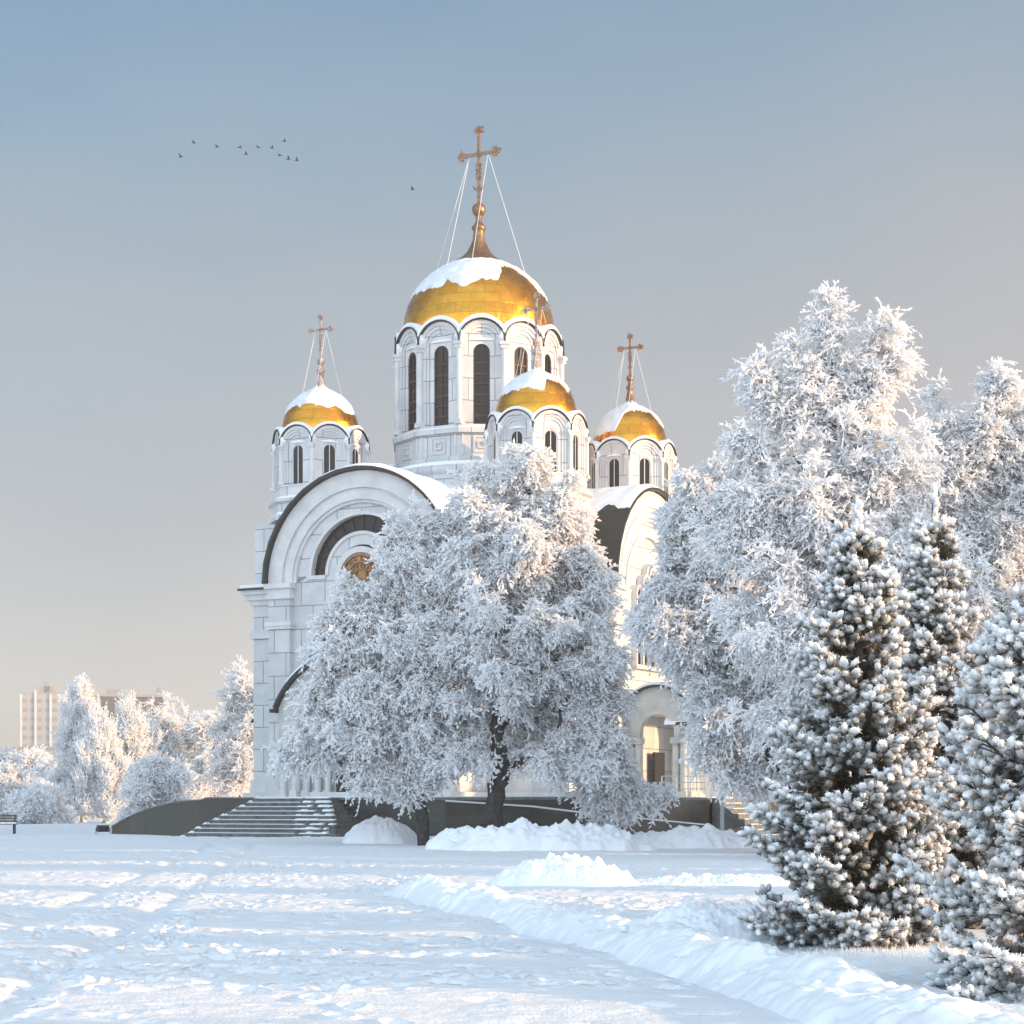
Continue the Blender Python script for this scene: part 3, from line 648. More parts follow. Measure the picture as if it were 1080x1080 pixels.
for k in range(ns):
    e = run*(ns-k-1)+.0; z1 = (PZ-.06)*(k+1)/ns; z0 = z1-(PZ-.06)/ns-.02
    xl, xr, yf = -2.5-e, 1.5+e*.85, -17.1-e
    mb.box(xl, xr, yf, -16.11, z0, z1-.05); mb.box(xl-.04, xr+.04, yf-.04, -16.11, z1-.05, z1)
    # trodden and untrodden snow on the treads
    xs = xr-1.55-e*.35
    q = xs
    while q < xr-.05:
        w = rnd.uniform(.15, .4); q2 = min(q+w, xr-.02); t = rnd.uniform(.03, .09)
        if rnd.random() < .85: sn.add([(q, yf+.0, z1), (q2, yf+.0, z1), (q2, yf+run+.02, z1), (q, yf+run+.02, z1), (q+.03, yf+.05, z1+t), (q2-.03, yf+.05, z1+t), (q2, yf+run+.02, z1+t*1.3), (q, yf+run+.02, z1+t*1.3)], [(0,1,5,4),(1,2,6,5),(3,0,4,7),(4,5,6,7)])
        q = q2
    sn.add([(xl+.1, yf+run-.07, z1+.004), (xs, yf+run-.07, z1+.004), (xs, yf+run+.01, z1+.04), (xl+.1, yf+run+.01, z1+.04)], [(0,1,2,3)])
    for j in range(3):
        x = xl+rnd.uniform(0, .25); sn.add([(x, yf, z1), (x+.22, yf, z1), (x+.2, yf+.25, z1), (x, yf+.25, z1), (x+.1, yf+.12, z1+.11)], [(0,1,4),(1,2,4),(2,3,4),(3,0,4)])
mb.build('steps', 'step', ST); sn.build('step_snow', 'snow', ST)
S2 = thing('stairs', 'narrow flight of steps at the right end of the dark podium', 'stairs', (-1.75, 100, 0), TH)
mb = MB(); sn = MB()
for k in range(8):
    z1 = (PZ-.04)*(k+1)/8; x1 = 15.11+.32*(8-k); mb.box(15.11, x1, -5.2, -.6, z1-.27, z1); sn.box(x1-.28, x1-.02, -5.15, -.65, z1+.002, z1+.035)
mb.box(15.11, 17.0, -5.6, -5.22, -.3, .55); mb.build('steps', 'step', S2); sn.build('step_snow', 'snow', S2)
# low ramp wall in front of the podium: top edge falls to the right
RW = thing('ramp_wall', 'low dark ramp wall sloping down to the right in front of the podium', 'wall', (0, 0, 0))
mb = MB(); p0 = np.array(P(470, 0, 78)[:2]); p1 = np.array(P(615, 0, 75.8)[:2]); p2 = np.array(P(748, 0, 84)[:2])
sg = [(p0, 1.78), (np.array(P(560,0,76.6)[:2]), 1.55), (p1, 1.3), (p2, .72)]
cp = MB()
for (a, za), (b, zb) in zip(sg[:-1], sg[1:]):
    t = (b-a)/np.linalg.norm(b-a); n = np.array((-t[1], t[0]))*.3
    q = [a, b, b+n, a+n]
    mb.add([(*q[0], -.3), (*q[1], -.3), (*q[2], -.3), (*q[3], -.3), (*q[0], za), (*q[1], zb), (*q[2], zb), (*q[3], za)], [(0,1,5,4),(1,2,6,5),(2,3,7,6),(3,0,4,7),(4,5,6,7)])
    o = -np.array((-t[1], t[0]))*.04; q = [a+o, b+o, b+n-o, a+n-o]
    cp.add([(*q[0], za+.004), (*q[1], zb+.004), (*q[2], zb+.004), (*q[3], za+.004), (*q[0], za+.06), (*q[1], zb+.06), (*q[2], zb+.06), (*q[3], za+.06)], [(0,3,2,1),(0,1,5,4),(1,2,6,5),(2,3,7,6),(3,0,4,7),(4,5,6,7)])
mb.build('wall', 'granite', RW); cp.build('coping', 'snow', RW)
# curved wing wall on the left
WW = thing('wing_wall', 'curved dark stone wing wall left of the wide front steps', 'wall', (0, 0, 0))
mb = MB(); cp = MB(); n = 28; A = P(272, 0, 86.5); B = P(118, 0, 90.5); pts = []
for i in range(n+1):
    t = i/n; x = A[0]+(B[0]-A[0])*t; y = A[1]+(B[1]-A[1])*t**2.2; 
    z = 1.93 if t < .34 else 1.93-.10-(1.26)*(((t-.34)/.66)**2.0)
    pts.append((x, y, z))
vs = []; cv = []
for i, (x, y, z) in enumerate(pts):
    a = pts[max(0, i-1)]; b = pts[min(n, i+1)]; t = np.array((b[0]-a[0], b[1]-a[1])); t /= np.linalg.norm(t); nx, ny = -t[1], t[0]
    if ny < 0: nx, ny = -nx, -ny
    w = 1.1
    vs += [(x, y, -.3), (x, y, z), (x+nx*w, y+ny*w, z), (x+nx*w, y+ny*w, -.3)]
    cv += [(x-nx*.04, y-ny*.04, z+.004), (x-nx*.04, y-ny*.04, z+.07), (x+nx*(w+.04), y+ny*(w+.04), z+.07), (x+nx*(w+.04), y+ny*(w+.04), z+.004)]
fs = []; fc = []
for i in range(n):
    for k in range(4): fs.append((4*i+k, 4*i+(k+1) % 4, 4*(i+1)+(k+1) % 4, 4*(i+1)+k)[::1])
mb.add(vs, fs); mb.add([vs[-4], vs[-3], vs[-2], vs[-1]], [(0,1,2,3)]); mb.add(vs[:4], [(3,2,1,0)])
cp.add(cv, fs); cp.add(cv[-4:], [(0,1,2,3)]); mb.build('wall', 'greenrib', WW); cp.build('coping', 'step', WW)
# railings on the podium
def railing(label, p, q, n):
    t = thing('railing', label, 'railing', (0,0,0), 0, 'thin railings on the podium'); mb = MB(); p = np.array(p); q = np.array(q); 
    for i in range(n+1):
        a = p+(q-p)*i/n; mb.cyl((*a, PZ), (*a, PZ+1.0), .03, n=6)
    mb.build('posts', 'steel', t); mb = MB()
    for z in (.4, .7, 1.0): mb.cyl((*p, PZ+z), (*q, PZ+z), .025, n=6)
    mb.build('rails', 'steel', t)
def cw(u, v): c, s = cos(TH), sin(TH); return (-1.75+u*c-v*s, 100+u*s+v*c)
railing('thin metal railing beside the side porch columns', cw(12.6, -5.3), cw(14.8, -5.3), 3)
railing('thin metal railing left of the side porch columns', cw(7.6, -8.9), cw(12.2, -8.9), 5)
# steel post, far right post
def post(label, x, y, h, r=.06):
    t = thing('metal_post', label, 'post', (x, y, float(ground_h(x, y))-.05))
    mb = MB(); mb.cyl((0,0,0), (0,0,h), r, n=14); mb.build('pole', 'steel', t)
    mb = MB(); mb.cyl((0,0,.0), (0,0,.12), r*2.0, n=14); mb.cyl((0,0,.12), (0,0,.16), r*1.5, n=14); mb.build('base_collar', 'steel', t)
    mb = MB(); mb.lathe([(r*1.15, h), (r*1.2, h+.04), (r*.7, h+.09), (.005, h+.1)], 0, 0, 12); mb.build('snow_cap', 'snow', t)
x, y, _ = P(761.5, 0, 80); post('slim grey steel post in front of the side steps', x, y, 2.5, .09)
x, y, _ = P(1078, 0, 19.2); post('blue-grey metal post at the right edge behind the near spruce', x, y, 3.15, .05)
# bench at the left edge
x, y, _ = P(3, 0, 93); t = thing('park_bench', 'dark slatted park bench at the left edge in front of the bushes', 'bench', (x, y, float(ground_h(x, y))), radians(8))
for s in (-1, 1):
    mb = MB(); mb.box(s*.55-.04, s*.55+.04, -.28, -.2, -.05, .45); mb.box(s*.55-.04, s*.55+.04, .2, .28, -.05, .95); mb.box(s*.55-.04, s*.55+.04, -.28, .28, .38, .45); mb.build('leg', 'black', t)
mb = MB(); [mb.box(-.68, .68, -.28+k*.12, -.2+k*.12, .455, .495) for k in range(4)]; mb.build('seat', 'wood', t)
mb = MB(); [mb.box(-.68, .68, .15, .19, .58+k*.13, .67+k*.13) for k in range(3)]; mb.build('backrest', 'wood', t)
mb = MB(); mb.box(-.66, .66, -.26, .14, .5, .56); mb.build('seat_snow', 'snow', t)
x, y, _ = P(109, 0, 90.5); t = thing('ground_floodlight', 'small black floodlight lying low in the snow beside the curved wall', 'floodlight', (x, y, float(ground_h(x, y))), .3)
mb = MB(); mb.add([(-.28,-.2,.1),(.28,-.2,.1),(.32,.2,.12),(-.32,.2,.12),(-.25,-.12,.34),(.25,-.12,.34),(.3,.18,.42),(-.3,.18,.42)], [(0,3,2,1),(4,5,6,7),(0,1,5,4),(1,2,6,5),(2,3,7,6),(3,0,4,7)]); mb.build('housing', 'black', t)
mb = MB(); mb.box(-.36, -.33, -.04, .04, -.05, .3); mb.box(.33, .36, -.04, .04, -.05, .3); mb.box(-.36, .36, -.1, .1, -.05, .0); mb.build('bracket', 'black', t)
mb = MB(); mb.add([(-.24,-.205,.12),(.24,-.205,.12),(.22,-.135,.32),(-.22,-.135,.32)], [(0,1,2,3)]); mb.build('lens', 'glass', t)

# ------------------------------------------------------------------ frosted trees
def spikes(p, d, l, w, rng):     # 3-sided tapering splinters, vectorised
    n = len(p); d = d/np.linalg.norm(d, axis=1, keepdims=True)
    a = np.cross(d, rng.normal(size=(n, 3))); a /= np.linalg.norm(a, axis=1, keepdims=True)+1e-9; b = np.cross(d, a)
    l = l[:, None]; w = w[:, None]; c = p+d*l*.35
    V = np.stack([p+d*0, c+a*w, c+(-.5*a+.866*b)*w, c+(-.5*a-.866*b)*w, p+d*l], 1)     # slim double cone
    b0 = (np.arange(n)*5)[:, None]
    T = np.array([[0,2,1],[0,3,2],[0,1,3],[4,1,2],[4,2,3],[4,3,1]])
    return V.reshape(-1, 3), (b0[:, :, None]+T[None]).reshape(-1, 3)
def tubes(A, B, ra, rb, k=5):
    n = len(A); d = B-A; l = np.linalg.norm(d, axis=1, keepdims=True)+1e-9; d = d/l
    up = np.where(np.abs(d[:, 2:3]) < .9, np.array([[0,0,1.]]), np.array([[1.,0,0]])); t = np.cross(d, up); t /= np.linalg.norm(t, axis=1, keepdims=True); w = np.cross(d, t)
    q = np.arange(k)*2*pi/k; cs = np.cos(q)[None, :, None]; sn_ = np.sin(q)[None, :, None]; off = cs*t[:, None]+sn_*w[:, None]
    B2 = B+d*rb[:, None]*.3
    V = np.concatenate([A[:, None]+off*ra[:, None, None], B2[:, None]+off*rb[:, None, None]], 1).reshape(-1, 3)
    i = np.arange(k); Fq = np.stack([i, (i+1) % k, k+(i+1) % k, k+i], 1)[None]+(np.arange(n)*2*k)[:, None, None]
    return V, Fq.reshape(-1, 4)
def skeleton(rng, trunk, lobes, nsub, per, sig, clear=None):
    """points in clumps inside the lobes, joined to the nearest limb already grown"""
    w = np.array([l[3]*l[4]*l[5] for l in lobes])**(.6); w /= w.sum(); pts = []
    for k in rng.choice(len(lobes), nsub, p=w):
        x, y, z, rx, ry, rz = lobes[k]; u = rng.normal(size=3); u /= np.linalg.norm(u); r = rng.random()**.5*(1.0 if rng.random() > .12 else rng.uniform(1.0, 1.4))
        c = np.array((x, y, z))+u*r*np.array((rx, ry, rz)); s = sig*rng.uniform(.6, 1.4)
        a_ = c-np.array((trunk[-1][0]*.5, 0, max(trunk[0][2], c[2]*.75))); a_[2] = a_[2]*.6-.35*abs(a_[0])*(c[2] < trunk[-1][2]*.85); a_ = a_/(np.linalg.norm(a_)+1e-6)
        q = c+a_*(rng.normal(size=(per, 1))*s*1.9)+rng.normal(size=(per, 3))*s*.5*np.array((1, 1, .7)); pts.append(c[None]); pts.append(q)
    pts = np.concatenate(pts); tr = np.array(trunk)
    if clear is not None: pts = pts[~clear(pts)]
    nodes = [tuple(t) for t in tr]; par = [-1]+list(range(len(tr)-1)); path = list(np.concatenate([[0], np.cumsum(np.linalg.norm(np.diff(tr, axis=0), axis=1))]))
    core = tr[len(tr)//3]
    d0 = np.min(np.linalg.norm(pts[:, None]-tr[None], axis=2), 1); order = np.argsort(d0)
    P_ = np.zeros((len(pts)+len(tr), 3)); P_[:len(tr)] = tr; ln = np.zeros(len(P_)); ln[:len(tr)] = path; par = np.full(len(P_), -1); par[1:len(tr)] = np.arange(len(tr)-1); n = len(tr)
    for i in order:
        p = pts[i]; D = np.linalg.norm(P_[:n]-p, axis=1); cost = D+.18*ln[:n]+.7*np.maximum(0, P_[:n, 2]-p[2]-.15*D)
        cost[:2] += 3
        j = int(np.argmin(cost)); P_[n] = p; par[n] = j; ln[n] = ln[j]+D[j]; n += 1
    return P_, par, len(tr)
def frost_tree(rng, trunk, lobes, r0, nsub=260, per=9, sig=.38, tw=6, sp=8, tl=.55, sl=.19, sw=.044, droop=.5, up=0, dark=.04, clear=None):
    P_, par, nt = skeleton(rng, trunk, lobes, nsub, per, sig, clear); n = len(P_)
    area = np.zeros(n); kids = np.bincount(par[par >= 0], minlength=n); area[kids == 0] = 1
    depth_order = np.argsort(-np.arange(n))
    # children always come after parents in the array except the trunk, so accumulate from the end
    for i in range(n-1, 0, -1):
        area[par[i]] += area[i]+.2
    rad = r0*(area/area[0])**.5; rad = np.maximum(rad, .012)
    # bow and wiggle every limb
    i = np.arange(1, n); A = P_[par[i]]; B = P_[i]; ra = np.minimum(rad[par[i]], rad[i]*1.35); rb = rad[i]; L_ = np.linalg.norm(B-A, axis=1)
    istr = i < nt; sgm = 5; segsA = []; segsB = []; rA = []; rB = []; off = rng.normal(size=(len(i), 3))*(L_*.07)[:, None]; off[:, 2] += L_*.08; off[istr] *= .3
    prev = A
    for k in range(1, sgm+1):
        t = k/sgm; q = A*(1-t)+B*t+off*4*t*(1-t)+(rng.normal(size=A.shape)*(L_*.02)[:, None] if k < sgm else 0)
        segsA.append(prev); segsB.append(q); rA.append(ra*(1-(k-1)/sgm)+rb*(k-1)/sgm); rB.append(ra*(1-t)+rb*t); prev = q
    SA = np.concatenate(segsA); SB = np.concatenate(segsB); RA_ = np.concatenate(rA); RB_ = np.concatenate(rB)
    dk = RB_ > dark
    tv, tf = tubes(SA[dk], SB[dk], RA_[dk], RB_[dk], 7)
    fv, ff = tubes(SA[~dk], SB[~dk], RA_[~dk]+.012, RB_[~dk]+.012, 3)
    # twigs hanging with rime at the ends and along the thin limbs
    thin = np.where(RB_ <= dark*1.6)[0]; m1 = (n-nt)*tw
    nodei = rng.integers(nt, n, m1); base1 = P_[nodei]; dir1 = P_[nodei]-P_[par[nodei]]
    si = rng.choice(thin, m1//2); tt = rng.random((len(si), 1)); base2 = SA[si]*(1-tt)+SB[si]*tt; dir2 = SB[si]-SA[si]
    base = np.concatenate([base1, base2]); dr = np.concatenate([dir1, dir2]); dr /= np.linalg.norm(dr, axis=1, keepdims=True)+1e-9
    cen = np.array([np.mean([l[0] for l in lobes]), np.mean([l[1] for l in lobes]), 0]); ow = base-cen; ow[:, 2] *= .15; ow /= np.linalg.norm(ow, axis=1, keepdims=True)+1e-9
    rn = rng.normal(size=base.shape); rn /= np.linalg.norm(rn, axis=1, keepdims=True)
    td = dr*.5+rn*.9+ow*.45+np.array([0, 0, up]); td /= np.linalg.norm(td, axis=1, keepdims=True)
    tlen = tl*rng.uniform(.5, 1.3, len(base)); pos = []; dirs = []
    t = np.linspace(.08, 1, sp)
    for q in t:
        p = base+td*(tlen*q)[:, None]; p[:, 2] -= droop*tlen*q*q*.8
        dd = td.copy(); dd[:, 2] -= droop*1.5*q
        s = rng.normal(size=dd.shape); dd = dd/np.linalg.norm(dd, axis=1, keepdims=True)+s*.75
        pos.append(p); dirs.append(dd)
    # core of each twig
    p0 = base; p1 = base+td*(tlen*.5)[:, None]; p1[:, 2] -= droop*tlen*.25*.8; p2 = base+td*tlen[:, None]; p2[:, 2] -= droop*tlen*.8
    w0 = np.full(len(base), sw*.6); cv, cf = tubes(np.concatenate([p0, p1]), np.concatenate([p1, p2]), np.concatenate([w0, w0*.8]), np.concatenate([w0*.8, w0*.4]), 3)
    pos = np.concatenate(pos); dirs = np.concatenate(dirs); k = len(pos)
    sv, sf = spikes(pos, dirs, sl*rng.uniform(.5, 1.3, k), sw*rng.uniform(.7, 1.4, k), rng)
    V = np.concatenate([fv, cv, sv]); o1 = len(fv); o2 = o1+len(cv)
    q2t = lambda q: np.concatenate([q[:, [0, 1, 2]], q[:, [0, 2, 3]]])
    T = np.concatenate([q2t(ff), q2t(cf)+o1, sf+o2])
    return (tv, tf), (V, T)
def plant(name, label, cat, loc, data, rz=0, group=None, scale=1, bark='bark', frost='frost'):
    t = thing(name, label, cat, loc, rz, group); (tv, tf), (V, T) = data
    npmesh('trunk', tv, tf, bark, t, True); npmesh('crown', V, T, frost, t); t.scale = (scale,)*3
    return t
def copy_plant(src, label, loc, rz, s, group=None):
    r = src.copy(); C.objects.link(r); r.location = loc; r.rotation_euler = (0, 0, rz); r.scale = (s*.97, s*1.03, s) if not isinstance(s, tuple) else s; r['label'] = label
    if group: r['group'] = group
    for ch in src.children:
        c = ch.copy(); C.objects.link(c); c.parent = r
    return r
def lob(list_, base, D, fy=1.0):     # photo-pixel ellipses (px, py, rx, ry[, depth offset]) -> lobes local to the tree's foot
    out = []
    for q in list_:
        x, y, z = P(q[0], q[1], D); s = F/D; dy = q[4] if len(q) > 4 else 0
        sh = lambda r: max(.25, r/s-.28); out.append((x-base[0], dy, z-base[2], sh(q[2]), sh(max(q[2], q[3]))*fy, sh(q[3])))
    return out
def foot(px, D): x, y, _ = P(px, 0, D); return (x, y, float(ground_h(x, y))-.05)
def tk(pts, base, D): return [((p[0]-540)/F*D-base[0], (p[2] if len(p) > 2 else 0), EYE+(YH-p[1])/F*D-base[2]) for p in pts]
def outside(b, D, left=None, right=None, top=None, bottom=None, extra=None, m=9):
    m0 = m
    """True for crown points beyond the tree's own outline (given as row/column pairs)"""
    def f(p):
        px = 540+(p[:, 0]+b[0])*F/D; py = YH-(p[:, 2]+b[2]-EYE)*F/D; r = np.zeros(len(p), bool); m = m0-14+30*vn(px/16, py/16, 5)
        if left: r |= px < np.interp(py, [q[0] for q in left], [q[1] for q in left])+m
        if right: r |= px > np.interp(py, [q[0] for q in right], [q[1] for q in right])-m
        if top: r |= py < np.interp(px, [q[0] for q in top], [q[1] for q in top])+m
        if bottom: r |= py > np.interp(px, [q[0] for q in bottom], [q[1] for q in bottom])-m
        if extra: r |= extra(p)
        return r
    return f
G = 'hoarfrosted trees around the church'
# big tree in front of the church
rng = np.random.default_rng(11); D = 70; b = foot(524, D)
t1 = tk([(524, 900), (521, 860), (529, 815), (523, 770), (536, 720), (540, 670), (548, 610), (556, 550), (560, 500)], b, D)
lobes = lob([(562, 497, 38, 34), (598, 538, 38, 40), (528, 545, 45, 42), (575, 600, 70, 60), (628, 630, 34, 60), (500, 615, 45, 50), (560, 690, 90, 70, -1), (625, 720, 48, 70), (645, 800, 34, 48), (600, 790, 50, 50, -1), (560, 760, 50, 55, 2), (490, 700, 55, 60), (495, 790, 38, 42), (640, 845, 26, 12), (510, 490, 18, 20), (572, 640, 85, 70, 1.5), (462, 660, 35, 50)], b, D)
BIG = plant('frosted_tree', 'large white hoarfrosted tree with a thick black trunk in front of the church', 'tree', b, frost_tree(rng, t1, lobes, .33, nsub=350, per=9, sig=.3, clear=outside(b, D, left=[(440, 520), (470, 490), (500, 470), (530, 440), (600, 420)], right=[(450, 590), (500, 610), (550, 636), (600, 646), (650, 652), (700, 664), (760, 676), (860, 676)], m=14,
    top=[(470, 500), (500, 465), (540, 455), (565, 448), (590, 470), (610, 520), (650, 600)], extra=lambda p: (np.abs(p[:, 0]-(.15+.05*(p[:, 2]-3)))<.2+.16*np.sin(p[:, 2]*2.3))&(p[:, 1]<.4)&(p[:, 2]<6.2))), group=G)
rng = np.random.default_rng(12); D = 71; b = foot(448, D)
t1 = tk([(449, 905), (446, 870), (441, 840), (431, 812), (425, 770), (418, 720), (412, 660), (415, 610)], b, D)
lobes = lob([(425, 572, 22, 22), (436, 600, 38, 46), (390, 648, 38, 34), (365, 690, 42, 42), (410, 690, 60, 60), (352, 735, 34, 38), (390, 760, 55, 50), (440, 760, 42, 55), (345, 790, 26, 18), (312, 795, 24, 12), (408, 818, 28, 24), (445, 812, 24, 24), (348, 655, 14, 18), (465, 560, 30, 30)], b, D)
plant('frosted_tree', 'smaller hoarfrosted tree with a leaning forked trunk, left of the large black-trunked tree', 'tree', b, frost_tree(rng, t1, lobes, .24, nsub=230, per=9, sig=.3, clear=outside(b, D, left=[(530, 415), (575, 400), (598, 372), (617, 342), (650, 330), (690, 318), (730, 312), (765, 290), (790, 276), (812, 285), (830, 330), (850, 390)])), group=G)
rng = np.random.default_rng(13); D = 70; b = foot(650, D)
t1 = tk([(650, 905), (650, 870), (648, 840), (650, 810)], b, D)
plant('frosted_sapling', 'thin dark-stemmed sapling with drooping frosted twigs before the podium wall', 'tree', b, frost_tree(rng, t1, lob([(642, 805, 22, 20), (640, 838, 18, 12), (660, 845, 9, 12)], b, D), .12, nsub=22, per=8, sig=.3), group=G)
# right-hand group
rng = np.random.default_rng(21); D = 62; b = foot(845, D)
t1 = tk([(845, 910), (830, 830), (790, 760), (764, 690), (770, 620), (760, 560), (755, 520)], b, D)
lobes = lob([(748, 522, 40, 28), (790, 540, 40, 40), (722, 560, 34, 40), (770, 610, 60, 55), (712, 625, 36, 34), (685, 655, 30, 18), (740, 680, 52, 50), (705, 700, 28, 26), (800, 690, 50, 60), (755, 760, 42, 48), (775, 815, 30, 24), (735, 795, 18, 26)], b, D)
plant('frosted_tree', 'bluish hoarfrosted tree with spreading boughs right of the sunlit gable', 'tree', b, frost_tree(rng, t1, lobes, .26, nsub=250, per=9, sig=.3, clear=outside(b, D, m=17, left=[(480, 715), (520, 702), (560, 690), (600, 680), (635, 668), (645, 645), (665, 645), (680, 672), (700, 690), (730, 715), (760, 722), (800, 730), (840, 750)],
    top=[(690, 520), (720, 490), (750, 482), (790, 490)])), group=G)
rng = np.random.default_rng(22); D = 55; b = foot(885, D)
t1 = tk([(888, 920), (884, 830), (880, 740), (876, 660), (872, 590), (872, 520), (880, 450), (878, 390), (872, 330)], b, D)
lobes = lob([(873, 322, 9, 14), (864, 350, 16, 14), (846, 375, 18, 14), (888, 375, 20, 20), (932, 350, 10, 10), (938, 385, 14, 20), (802, 388, 12, 8), (826, 425, 24, 16), (862, 425, 24, 24), (918, 430, 30, 22), (800, 475, 24, 16), (890, 480, 44, 36), (860, 540, 58, 45), (930, 510, 36, 50), (812, 560, 40, 46), (890, 610, 60, 50), (950, 600, 36, 60), (830, 660, 48, 56), (900, 700, 70, 60), (960, 700, 40, 60), (850, 770, 40, 46), (930, 800, 50, 50)], b, D)
TALL = plant('frosted_birch', 'tallest hoarfrosted tree with a pink sunlit top right of the church', 'tree', b, frost_tree(rng, t1, lobes, .34, nsub=440, per=8, sig=.3, tl=.6, sl=.18, sw=.034, dark=.03, clear=outside(b, D, m=7, top=[(770, 480), (778, 385), (800, 372), (833, 350), (850, 316), (873, 296), (890, 322), (910, 340), (925, 325), (945, 325), (955, 365), (965, 430), (975, 480)],
    extra=lambda p: (np.abs(p[:, 0]+.36)<.34)&(p[:, 1]<.7)&(p[:, 2]>9.5)&(p[:, 2]<12.6))), group=G)
rng = np.random.default_rng(23); D = 60; b = foot(1030, D)
t1 = tk([(1030, 915), (1030, 800), (1026, 700), (1024, 600), (1020, 520), (1030, 450)], b, D)
lobes = lob([(1002, 402, 24, 18), (1052, 412, 24, 22), (990, 450, 26, 24), (1030, 470, 40, 34), (1068, 470, 30, 40), (1000, 540, 44, 44), (1060, 560, 50, 50), (1020, 640, 55, 55), (1080, 660, 45, 60), (990, 700, 36, 60), (1050, 760, 60, 60), (1095, 520, 40, 60), (980, 800, 30, 40)], b, D)
T5 = plant('frosted_tree', 'hoarfrosted tree with loose open crown at the right edge behind the spruces', 'tree', b, frost_tree(rng, t1, lobes, .3, nsub=330, per=8, sig=.28, clear=outside(b, D, top=[(960, 420), (975, 388), (1002, 378), (1025, 392), (1035, 410), (1050, 385), (1075, 395), (1100, 420)]), tl=.5, sw=.036), group=G)
copy_plant(T5, 'hoarfrosted tree filling the background just left of the narrow spruce', foot(915, 78), 2.2, .78, G)
copy_plant(T5, 'hoarfrosted tree low behind the gap between the tall tree and the right edge', foot(975, 70), 4.0, .88, G)
copy_plant(TALL, 'hoarfrosted tree cut off by the right edge of the picture', foot(1130, 64), 1.3, .82, G)
copy_plant(BIG, 'wide frosted tree glimpsed behind the bluish tree and the side steps', foot(845, 108), 2.0, .8, G)
# unseen trees added right of the view, some narrowed, to shape the shadow bands
GO = 'hoarfrosted trees added right of the square for shade'
for k, (src, x, y, sc_, rz) in enumerate([(TALL, 38, .8, (.8, .55, .62), 0), (TALL, 40, 6.8, (.8, .3, .6), pi), (T5, 42, 13.9, (.8, .3, .7), 0), (TALL, 44, 21.2, (.9, .3, .8), 0), (BIG, 46, 31, .85, 2), (T5, 50, 37, 1.0, 1), (TALL, 52, 43, 1.1, .4), (BIG, 57, 50, 1.15, .4), (T5, 54, 57, 1.1, 2.2), (TALL, 60, 62, 1.1, 2.2), (TALL, 50, 81, .5, 1.0), (TALL, 46, 80, .42, 2.0), (BIG, 56, 69, .8, 3.1), (T5, 50, 74, .72, 3.7)]):
    copy_plant(src, 'hoarfrosted tree outside the picture right of the snowy square, added for its shadow', (x, y, float(ground_h(x, y))-.05), rz, sc_, GO)
# background trees on the left
GL = 'sunlit frosted trees behind the curved wall'
def poplar(seed, px, top, bot, hw, D, label, kind='frosted_poplar', cat='tree'):
    rng = np.random.default_rng(seed); b = foot(px, D); z1 = EYE+(YH-top)/F*D-b[2]; w = hw/F*D; lobes = []
    for k in range(9):
        f = k/8; z = z1*(.1+.86*f); r = w*(.12+.9*sin(pi*min(1, .16+f*.82))**.8)*(.8+.35*rng.random()); lobes.append((rng.uniform(-.15, .15)*w, 0, z, r*.75, r*.75, z1*.07))
    tr = [(0, 0, z1*q) for q in (0, .15, .3, .5, .7, .85)]
    return plant(kind, label, cat, b, frost_tree(rng, tr, lobes, .25, nsub=150, per=7, sig=.28, tw=6, sp=7, tl=.7, sl=.3, sw=.045, droop=-.5, up=1.4, dark=.09), group=GL, bark='frostbark')
poplar(31, 88, 731, 870, 21, 138, 'tallest sunlit frosted poplar left of the curved wall')
poplar(32, 137, 757, 870, 19, 132, 'second sunlit frosted poplar, right of the tallest one')
poplar(33, 112, 775, 870, 18, 128, 'short narrow frosted poplar between the two taller ones')
def round_tree(seed, px, top, hw, D, label, name='frosted_tree', low=.3, ns=150, cat='tree', dr=.3):
    rng = np.random.default_rng(seed); b = foot(px, D); z1 = EYE+(YH-top)/F*D-b[2]; w = hw/F*D; lobes = []
    for k in range(10):
        a = rng.uniform(0, 2*pi); f = rng.uniform(low, .85); r = w*.5*sqrt(max(.05, 1-((f-.5)/.6)**2)); lobes.append((r*cos(a), r*sin(a), z1*f, w*.42, w*.42, z1*.13))
    lobes.append((0, 0, z1*.84, w*.35, w*.35, z1*.12))
    tr = [(0, 0, z1*q) for q in (0, .12, .25, .4, .6, .75)]
    return plant(name, label, cat, b, frost_tree(rng, tr, lobes, .2 if low > .2 else .1, nsub=ns, per=7, sig=w*.11, tw=6, sp=7, tl=.75, sl=.28, sw=.04, droop=dr, up=.25, dark=.08), group=GL, bark='frostbark')
round_tree(41, 190, 752, 42, 150, 'broad pale frosted tree between the poplars and the church', ns=140)
round_tree(42, 228, 748, 26, 145, 'round frosted tree with a sunlit crown close to the church', ns=110)
round_tree(43, 256, 708, 30, 132, 'bluish shaded frosted tree touching the left corner of the church', ns=130)
round_tree(44, 166, 806, 28, 122, 'low dense sunlit frosted bush right of the poplars', 'frosted_bush', .1, 130, 'bush')
round_tree(45, 36, 792, 30, 175, 'grey frosted tree below the distant towers', ns=130)
round_tree(46, 8, 812, 26, 128, 'sunlit frosted bush at the left edge behind the bench', 'frosted_bush', .1, 120, 'bush')
round_tree(47, 44, 836, 26, 126, 'low sunlit frosted bush left of the tallest poplar', 'frosted_bush', .1, 120, 'bush')
round_tree(48, 70, 800, 24, 160, 'hazy frosted tree just left of the tallest poplar', ns=110)
round_tree(49, 140, 806, 40, 190, 'far hazy frosted tree in front of the grey block', ns=130)
round_tree(50, -25, 795, 40, 140, 'frosted tree just beyond the left edge', ns=110)
round_tree(51, 215, 800, 34, 175, 'far hazy frosted tree low behind the curved wall', ns=120)
